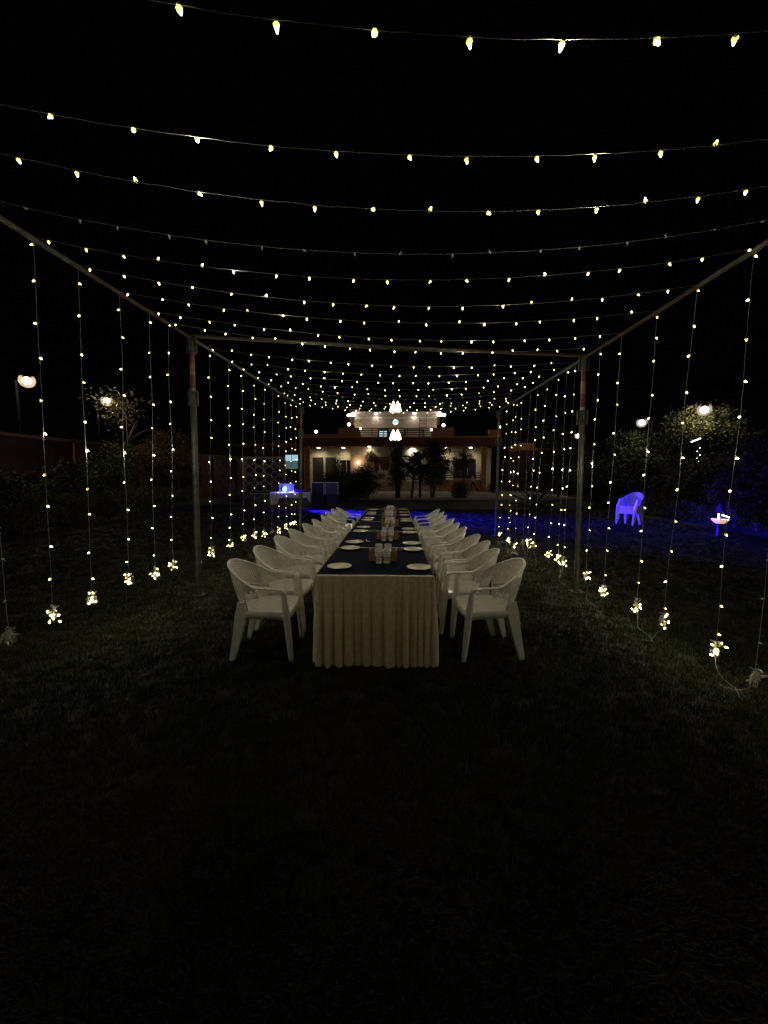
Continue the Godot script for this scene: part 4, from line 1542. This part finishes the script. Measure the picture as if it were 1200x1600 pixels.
func hedge(label: String, at: Vector3, length: float, h: float, w: float, count: int) -> void:
	var o := thing("hedge", label, "hedge", at)
	var s := new_st()
	for k in int(length / 0.4):
		var z := -k * 0.4 - 0.2
		var x := rng.randf_range(-0.2, 0.2) * w
		tube(s, [Vector3(x, -0.02, z), Vector3(x + rng.randf_range(-0.1, 0.1), h * 0.5, z + 0.05), Vector3(x * 2.0, h * 0.85, z + rng.randf_range(-0.1, 0.1))], [0.025, 0.018, 0.006], 5)
	obj("stem", s, M.bark, o).set_meta("kind", "stuff")
	var blobs := []
	var n := int(length / 0.55)
	for k in n:
		blobs.append([Vector3(rng.randf_range(-0.08, 0.08), h * 0.48, -(k + 0.5) * length / n), Vector3(w * 0.52, h * 0.5 * rng.randf_range(0.92, 1.06), length / n * 0.62)])
	foliage("foliage", o, blobs, count, 0.055, Color(0.095, 0.105, 0.030), leaf_mesh)

func garden() -> void:
	hedge("long clipped hedge along the left edge of the lawn", Vector3(-9.75, 0, -5.5), 12.0, 1.12, 0.9, 14000)
	hedge("low hedge along the right edge of the lawn", Vector3(10.2, 0, -10.6), 7.0, 0.72, 0.9, 4500)
	var G := Color(0.045, 0.060, 0.020)
	# left, before the red wall
	tree("olive_tree", "bushy reddish tree behind the left hedge, nearest the painted pole", Vector3(-10.6, 0, -17.8), 2.6, [[Vector3(0, 2.5, 0), Vector3(1.25, 1.1, 1.2)], [Vector3(0.5, 1.5, 0.2), Vector3(1.35, 0.9, 1.2)], [Vector3(-0.7, 1.9, 0), Vector3(0.9, 0.9, 0.9)]], 5200, 0.085, Color(0.085, 0.065, 0.026))
	bush("garden_shrub", "dark leafy shrub before the middle of the red wall", Vector3(-11.6, 0, -15.6), blobs_for(2.7, 1.15, 0.3, 4), 3600, 0.08, G)
	bush("garden_shrub", "loose low shrub before the near part of the red wall", Vector3(-11.2, 0, -12.4), blobs_for(1.75, 1.0, 0.2, 3), 2600, 0.085, Color(0.05, 0.055, 0.02))
	bush("garden_shrub", "wide dark shrub at the near end of the red wall", Vector3(-11.0, 0, -10.2), blobs_for(1.5, 1.1, 0.2, 3), 2600, 0.085, G)
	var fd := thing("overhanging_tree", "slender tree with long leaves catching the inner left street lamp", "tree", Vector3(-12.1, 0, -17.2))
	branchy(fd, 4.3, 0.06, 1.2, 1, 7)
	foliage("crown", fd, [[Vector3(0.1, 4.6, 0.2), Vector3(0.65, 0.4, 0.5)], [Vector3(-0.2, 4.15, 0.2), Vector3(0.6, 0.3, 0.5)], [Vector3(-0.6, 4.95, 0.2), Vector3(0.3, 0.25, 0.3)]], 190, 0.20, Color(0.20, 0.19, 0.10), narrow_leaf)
	tree("dark_tree", "dark round tree in front of the left wing", Vector3(-14.5, 0, -31.0), 3.2, blobs_for(5.6, 2.1, 1.4, 4), 4200, 0.13, Color(0.03, 0.04, 0.015))
	agave("spiky agave beside the left painted pole, out on the lawn's edge", Vector3(-8.25, 0, -20.0), 38, 1.35, Color(0.10, 0.11, 0.075))
	agave("spiky agave behind the right hanging lights", Vector3(5.9, 0, -16.2), 34, 1.25, Color(0.06, 0.065, 0.045))
	# pale screen with ring pattern behind the music table
	var sc := thing("ring_screen", "pale openwork screen of rings behind the music table", "screen", Vector3(-8.0, 0, -23.6))
	var s := new_st()
	for e in [[-1.32, 0.35, -1.24, 2.65], [1.24, 0.35, 1.32, 2.65], [-1.24, 2.58, 1.24, 2.65], [-1.24, 0.35, 1.24, 0.43]]: span(s, Vector3(e[0], e[1], -0.04), Vector3(e[2], e[3], 0.04))
	for x in [-1.28, 1.28]: span(s, Vector3(x - 0.05, -0.05, -0.05), Vector3(x + 0.05, 0.349, 0.05))
	obj("frame", s, M.faded, sc)
	for r in 4:
		for c in 4:
			s = new_st()
			var ring := []
			for k in 21: ring.append(Vector3(-0.93 + c * 0.62 + cos(TAU * k / 20.0) * 0.26, 0.74 + r * 0.53 + sin(TAU * k / 20.0) * 0.23, 0))
			tube(s, ring, 0.05, 6, false)
			obj("ring", s, M.faded, sc)
	# in front of the house
	var D := Color(0.045, 0.065, 0.024)
	bush("garden_shrub", "large dark shrub before the wall lamp and left porch", Vector3(-2.1, 0, -25.0), blobs_for(1.95, 1.05, 0.1, 4), 4200, 0.10, D)
	bush("garden_shrub", "rounded dark shrub just right of the loudspeakers", Vector3(-2.9, 0, -23.0), blobs_for(1.5, 0.8, 0.1, 3), 2200, 0.09, D)
	tree("slim_evergreen", "tall dark evergreen before the middle of the house", Vector3(0.15, 0, -25.5), 3.4, [[Vector3(0, 2.9, 0), Vector3(0.42, 0.9, 0.42)], [Vector3(0.05, 2.0, 0), Vector3(0.6, 0.8, 0.55)], [Vector3(0, 1.3, 0), Vector3(0.55, 0.6, 0.5)]], 4200, 0.075, D, "tree", 0.06, 3)
	tree("spreading_tree", "leafy tree in front of the house roof, right of the middle", Vector3(2.6, 0, -26.5), 3.0, [[Vector3(0.1, 3.1, 0), Vector3(1.0, 0.65, 0.8)], [Vector3(0.5, 2.1, 0.1), Vector3(0.8, 0.6, 0.6)], [Vector3(-0.9, 1.7, 0.2), Vector3(0.7, 0.55, 0.6)], [Vector3(0.1, 1.2, 0.3), Vector3(0.9, 0.4, 0.5)]], 3000, 0.11, Color(0.025, 0.036, 0.014), "tree", 0.05, 3)
	banana("banana plant nearest the evergreen, before the house", Vector3(1.15, 0, -25.6), 2.1, 10, Vector3(0.15, 0, 0))
	banana("taller banana plant with spread leaves, between the others", Vector3(1.75, 0, -26.0), 2.4, 11, Vector3(-0.1, 0, 0.1))
	banana("banana plant farthest right before the house", Vector3(2.55, 0, -25.4), 1.7, 10, Vector3(0.2, 0, 0))
	tree("porch_tree", "small olive tree with a thin trunk before the right porch", Vector3(5.75, 0, -32.6), 2.4, [[Vector3(0, 2.75, 0), Vector3(0.85, 0.75, 0.8)], [Vector3(0.1, 3.35, 0), Vector3(0.4, 0.4, 0.4)], [Vector3(-0.3, 2.2, 0), Vector3(0.6, 0.45, 0.5)]], 2600, 0.085, Color(0.085, 0.085, 0.025), "tree", 0.045)
	bush("garden_shrub", "low dark shrub on the paving before the porch wall", Vector3(4.25, 0, -24.6), blobs_for(0.95, 0.5, 0.05, 3), 1300, 0.08, D)
	bush("garden_shrub", "small shrub at the foot of the iron gate", Vector3(8.6, 0, -33.5), blobs_for(0.8, 0.5, 0.05, 2), 700, 0.09, Color(0.06, 0.05, 0.03))
	bush("garden_shrub", "tall yellowish shrub by the dark double doors", Vector3(-4.9, 0, -33.5), blobs_for(3.2, 0.55, 0.3, 4), 2200, 0.085, Color(0.075, 0.08, 0.02))
	bush("garden_shrub", "broad low shrub between loudspeakers and left porch", Vector3(-4.6, 0, -29.0), blobs_for(1.7, 1.2, 0.1, 3), 2400, 0.10, D)
	bush("climbing_plant", "climbing plant hanging on the beige wall near the roof edge", Vector3(-2.25, 2.2, -35.7), [[Vector3(0, 1.5, 0), Vector3(0.18, 0.3, 0.15)], [Vector3(0.12, 0.9, 0), Vector3(0.28, 0.4, 0.15)]], 420, 0.10, Color(0.04, 0.06, 0.02), "climbing plant")
	# right, under the street lamps
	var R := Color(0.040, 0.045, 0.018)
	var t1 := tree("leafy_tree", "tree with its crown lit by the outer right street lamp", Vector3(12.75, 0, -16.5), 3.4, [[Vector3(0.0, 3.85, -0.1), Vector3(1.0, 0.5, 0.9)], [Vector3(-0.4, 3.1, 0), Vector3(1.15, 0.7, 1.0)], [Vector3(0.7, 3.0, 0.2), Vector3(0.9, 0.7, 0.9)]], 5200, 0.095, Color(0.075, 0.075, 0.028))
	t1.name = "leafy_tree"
	tree("leafy_tree", "broad dark tree below the middle right street lamp", Vector3(12.6, 0, -21.4), 3.3, blobs_for(3.55, 1.9, 0.8, 4), 5000, 0.11, R)
	tree("leafy_tree", "dark tree behind the right painted pole, below the farthest lamp", Vector3(11.6, 0, -27.5), 3.2, blobs_for(4.4, 2.0, 0.9, 4), 4200, 0.12, R)
	bush("garden_shrub", "big shrub behind the bowl lamp, tinted blue", Vector3(10.9, 0, -11.6), blobs_for(2.6, 1.5, 0.2, 5), 6500, 0.085, Color(0.042, 0.046, 0.004))
	bush("garden_shrub", "tall shrub at the right edge of the garden", Vector3(11.6, 0, -9.4), blobs_for(3.1, 1.4, 0.2, 5), 5000, 0.09, Color(0.042, 0.046, 0.004))
	bush("garden_shrub", "dark shrub behind the stacked chairs", Vector3(12.2, 0, -15.0), blobs_for(2.2, 1.6, 0.2, 4), 4800, 0.09, R)
	bush("garden_shrub", "dark rounded shrub left of the stacked chairs", Vector3(10.3, 0, -19.0), blobs_for(2.0, 1.5, 0.2, 4), 4200, 0.10, R)
	# cold tube lamp and a thread of tiny lights in the trees
	var tl := thing("tube_lamp", "cold white tube lamp slanting among the right-hand leaves", "lamp", Vector3(11.35, 2.85, -15.0))
	s = new_st()
	tube(s, [Vector3(-0.14, -0.055, 0), Vector3(0.20, 0.08, 0)], 0.012, 8)
	obj("tube", s, M.cold_lamp, tl)
	s = new_st()
	tube(s, [Vector3(-0.14, -0.025, -0.03), Vector3(0.20, 0.11, -0.03)], 0.018, 6)
	tube(s, [Vector3(0.0, 0.03, -0.04), Vector3(0.35, 0.10, -0.9)], 0.015, 5)
	obj("holder", s, M.dark_metal, tl)
	var th := thing("tree_lights", "thread of tiny white lights down the lit right-hand tree", "string light", Vector3(11.5, 2.7, -15.0))
	s = new_st()
	var wp := []
	for k in 14: wp.append(Vector3(sin(k * 1.3) * 0.06, -k * 0.065, 0))
	tube(s, wp, 0.004, 4)
	obj("wire", s, M.wire, th)
	for k in 5:
		s = new_st()
		ball(s, wp[2 + k * 2] + Vector3(0.01, 0, 0.01), Vector3(0.011, 0.013, 0.011), 6, 4)
		obj("bulb", s, M.cold_lamp, th)

# ------------------------------------------------------------------ music corner
func music() -> void:
	var at := Vector3(-4.85, 0, -18.15)
	var o := thing("music_table", "trestle table under a white cloth, blue lamp on it", "table", at)
	var s := new_st()
	soft_box(s, Vector3(0, 0.715, 0), Vector3(1.84, 0.03, 0.66), 0.006)
	obj("tabletop", s, M.dark_wood, o)
	for sx in [-1, 1]:
		for sz in [-1, 1]:
			s = new_st()
			tube(s, [Vector3(sx * 0.8, 0, sz * 0.27), Vector3(sx * 0.78, 0.7, sz * 0.25)], 0.02, 8)
			obj("leg", s, M.steel, o)
	# the cloth hangs short in front and long at the left end
	s = new_st()
	var prev := []
	s.set_smooth_group(0)
	for i in 61:
		var t := i / 60.0
		var x := lerpf(-0.95, 0.95, t)
		var low := lerpf(0.16, 0.48, smoothstep(0.14, 0.24, t)) - (0.22 * smoothstep(0.9, 1.0, t))
		var f := 0.018 * sin(i * 1.1) + 0.012 * sin(i * 2.3 + 1.0)
		var col := [Vector3(x, 0.735, -0.34), Vector3(x, 0.737, 0.34), Vector3(x, 0.70, 0.355 + f * 0.3), Vector3(x, (0.70 + low) * 0.5, 0.36 + f), Vector3(x, low, 0.37 + f * 1.6)]
		if i > 0:
			for r in 4: quad(s, prev[r], col[r], col[r + 1], prev[r + 1], Vector3(0, 1, 0.6))
		prev = col
	tag(obj("table_drape", s, M.white_cloth), "white cloth hanging unevenly over the music table", "tablecloth").position = at
	# a par lamp and gear
	var dir := Vector3(cos(deg_to_rad(31.0)), -0.22, sin(deg_to_rad(31.0))).normalized()
	var p := thing("blue_stage_lamp", "glowing blue stage lamp on the white music table", "lamp", at + Vector3(-0.35, 0.742, 0.05))
	s = new_st()
	tube(s, [Vector3(0, 0.14, 0) - dir * 0.16, Vector3(0, 0.14, 0) - dir * 0.01], [0.07, 0.085], 12)
	span(s, Vector3(-0.07, 0, -0.07), Vector3(0.07, 0.02, 0.07))
	tube(s, [Vector3(0, 0.02, 0) - dir * 0.08, Vector3(0, 0.08, 0) - dir * 0.08], 0.015, 6)
	obj("housing", s, M.speaker, p)
	s = new_st()
	ball(s, Vector3(0, 0.14, 0) + dir * 0.01, Vector3(0.10, 0.12, 0.10), 12, 8)
	obj("lens", s, M.blue_lens, p)
	spot(p, Vector3(0, 0.14, 0) + dir * 0.12, dir, Color(0.016, 0.005, 1.0), P_BLUE, 21.0, 0.9, 0.07)
	omni(p, Vector3(0.02, 0.18, 0.26), Color(0.09, 0.08, 1.0), 1.6, 0.05, 8)
	var ec := thing("added_glow_case", "pale case added behind the blue lamp to catch its glow", "case", at + Vector3(-0.30, 0.742, -0.18))  # invented box, placed so that the blue glow has something to fall on
	s = new_st()
	soft_box(s, Vector3(0, 0.20, 0), Vector3(0.74, 0.40, 0.16), 0.02)
	obj("body", s, M.faded, ec)
	for x in [-0.2, 0.2]:
		s = new_st()
		soft_box(s, Vector3(x, 0.30, 0.086), Vector3(0.07, 0.05, 0.02), 0.006)
		obj("latch", s, M.chrome, ec)
	var mx := thing("sound_mixer", "low dark sound mixer right of the blue lamp", "mixer", at + Vector3(0.42, 0.742, 0.05))
	s = new_st()
	soft_box(s, Vector3(0, 0.05, 0), Vector3(0.6, 0.09, 0.4), 0.012)
	obj("body", s, M.speaker, mx)
	for k in 6:
		s = new_st()
		lathe(s, [Vector2(0.012, 0.095), Vector2(0.010, 0.115), Vector2(0, 0.116)], 8, Vector3(-0.22 + k * 0.09, 0, 0.08))
		obj("knob", s, M.speaker_edge, mx)
	var ms := thing("microphone_stand", "short microphone on a stand at the music table", "microphone", at + Vector3(0.12, 0.742, 0.12))
	s = new_st()
	lathe(s, [Vector2(0, 0), Vector2(0.06, 0.0), Vector2(0.06, 0.012), Vector2(0.01, 0.016)], 10)
	tube(s, [Vector3(0, 0.01, 0), Vector3(0, 0.24, 0)], 0.007, 6)
	obj("stand", s, M.dark_metal, ms)
	s = new_st()
	ball(s, Vector3(0, 0.27, 0), Vector3(0.025, 0.03, 0.025), 8, 6)
	obj("head", s, M.grille, ms)
	# loudspeakers, two on two
	for k in 4:
		var up := k / 2
		var rt := k % 2
		var c := thing("loudspeaker", ["lower left bass loudspeaker of the stacks", "lower right bass loudspeaker of the stacks", "upper left loudspeaker with a pale edge and dark front", "upper right loudspeaker with a pale edge and grey grille"][k], "loudspeaker", Vector3(-3.62 + rt * 0.66, up * 0.602, -18.4), 0, "loudspeakers stacked by the music table")
		s = new_st()
		soft_box(s, Vector3(0, 0.30, 0), Vector3(0.62, 0.60, 0.55), 0.012)
		obj("cabinet", s, M.speaker, c)
		s = new_st()
		soft_box(s, Vector3(0, 0.30, 0.279), Vector3(0.54, 0.52, 0.012), 0.004)
		obj("grille", s, M.grille if k == 3 else M.speaker, c)
		if up == 1:
			for e in [[-0.309, 0.02, -0.287, 0.598], [0.287, 0.02, 0.309, 0.598], [-0.286, 0.578, 0.286, 0.598]]:
				s = new_st()
				span(s, Vector3(e[0], e[1], 0.277), Vector3(e[2], e[3], 0.292))
				obj("pale_edge", s, M.speaker_edge, c)
			for q in (9 if k == 3 else 0):
				s = new_st()
				span(s, Vector3(-0.26, 0.07 + q * 0.055, 0.286), Vector3(0.26, 0.085 + q * 0.055, 0.293))
				obj("grille_bar", s, M.grille, c)

# ------------------------------------------------------------------ stacked chairs and garden lamp
func blue_corner() -> void:
	for k in 6:
		dup(chair0, Vector3(7.38 + 0.010 * k, k * 0.037, -12.2 + 0.004 * k), -PI * 0.5 + 0.58, "white armchair in the blue-lit stack, %s" % ["bottom one", "second from the bottom", "third from the bottom", "fourth from the bottom", "just under the top", "on the very top"][k], "chairs stacked on the lawn")
	var o := thing("bowl_lamp", "bowl-shaped garden lamp glowing on a short post", "lamp", Vector3(8.3, 0, -9.94))
	var s := new_st()
	lathe(s, [Vector2(0.0, -0.02), Vector2(0.09, -0.02), Vector2(0.085, 0.02), Vector2(0.06, 0.05), Vector2(0.055, 0.30), Vector2(0.08, 0.33)], 12)
	obj("post", s, M.dark_metal, o)
	s = new_st()
	lathe(s, [Vector2(0.05, 0.33), Vector2(0.09, 0.335), Vector2(0.13, 0.365), Vector2(0.185, 0.44), Vector2(0.178, 0.442), Vector2(0.12, 0.375), Vector2(0.0, 0.35)], 20)
	obj("bowl", s, glow(1.0, 0.58, 0.30, 0.75), o)
	for e in [[Vector3(-0.03, 0.40, 0.0), Vector3(-0.075, 0.58, 0.03)], [Vector3(0.03, 0.55, 0.02), Vector3(0.19, 0.49, 0.04)]]:
		s = new_st()
		tube(s, [e[0], e[1]], 0.012, 8)
		obj("lamp_tube", s, M.cold_lamp, o)
	omni(o, Vector3(-0.05, 0.49, 0.02), Color(1.0, 0.8, 0.5), 0.06, 0.05, 8)
	for k in 4:
		s = new_st()
		lathe(s, [Vector2(0.11 - k * 0.025, 0.64 + k * 0.055), Vector2(0.13 - k * 0.025, 0.63 + k * 0.055), Vector2(0.05, 0.67 + k * 0.055), Vector2(0.0, 0.675 + k * 0.055)], 14)
		obj("louvre", s, M.dark_plaster, o)
	s = new_st()
	for a in 3: tube(s, [Vector3(cos(a * 2.1) * 0.05, 0.36, sin(a * 2.1) * 0.05), Vector3(cos(a * 2.1) * 0.05, 0.80, sin(a * 2.1) * 0.05)], 0.006, 5)
	obj("louvre_rod", s, M.dark_metal, o)
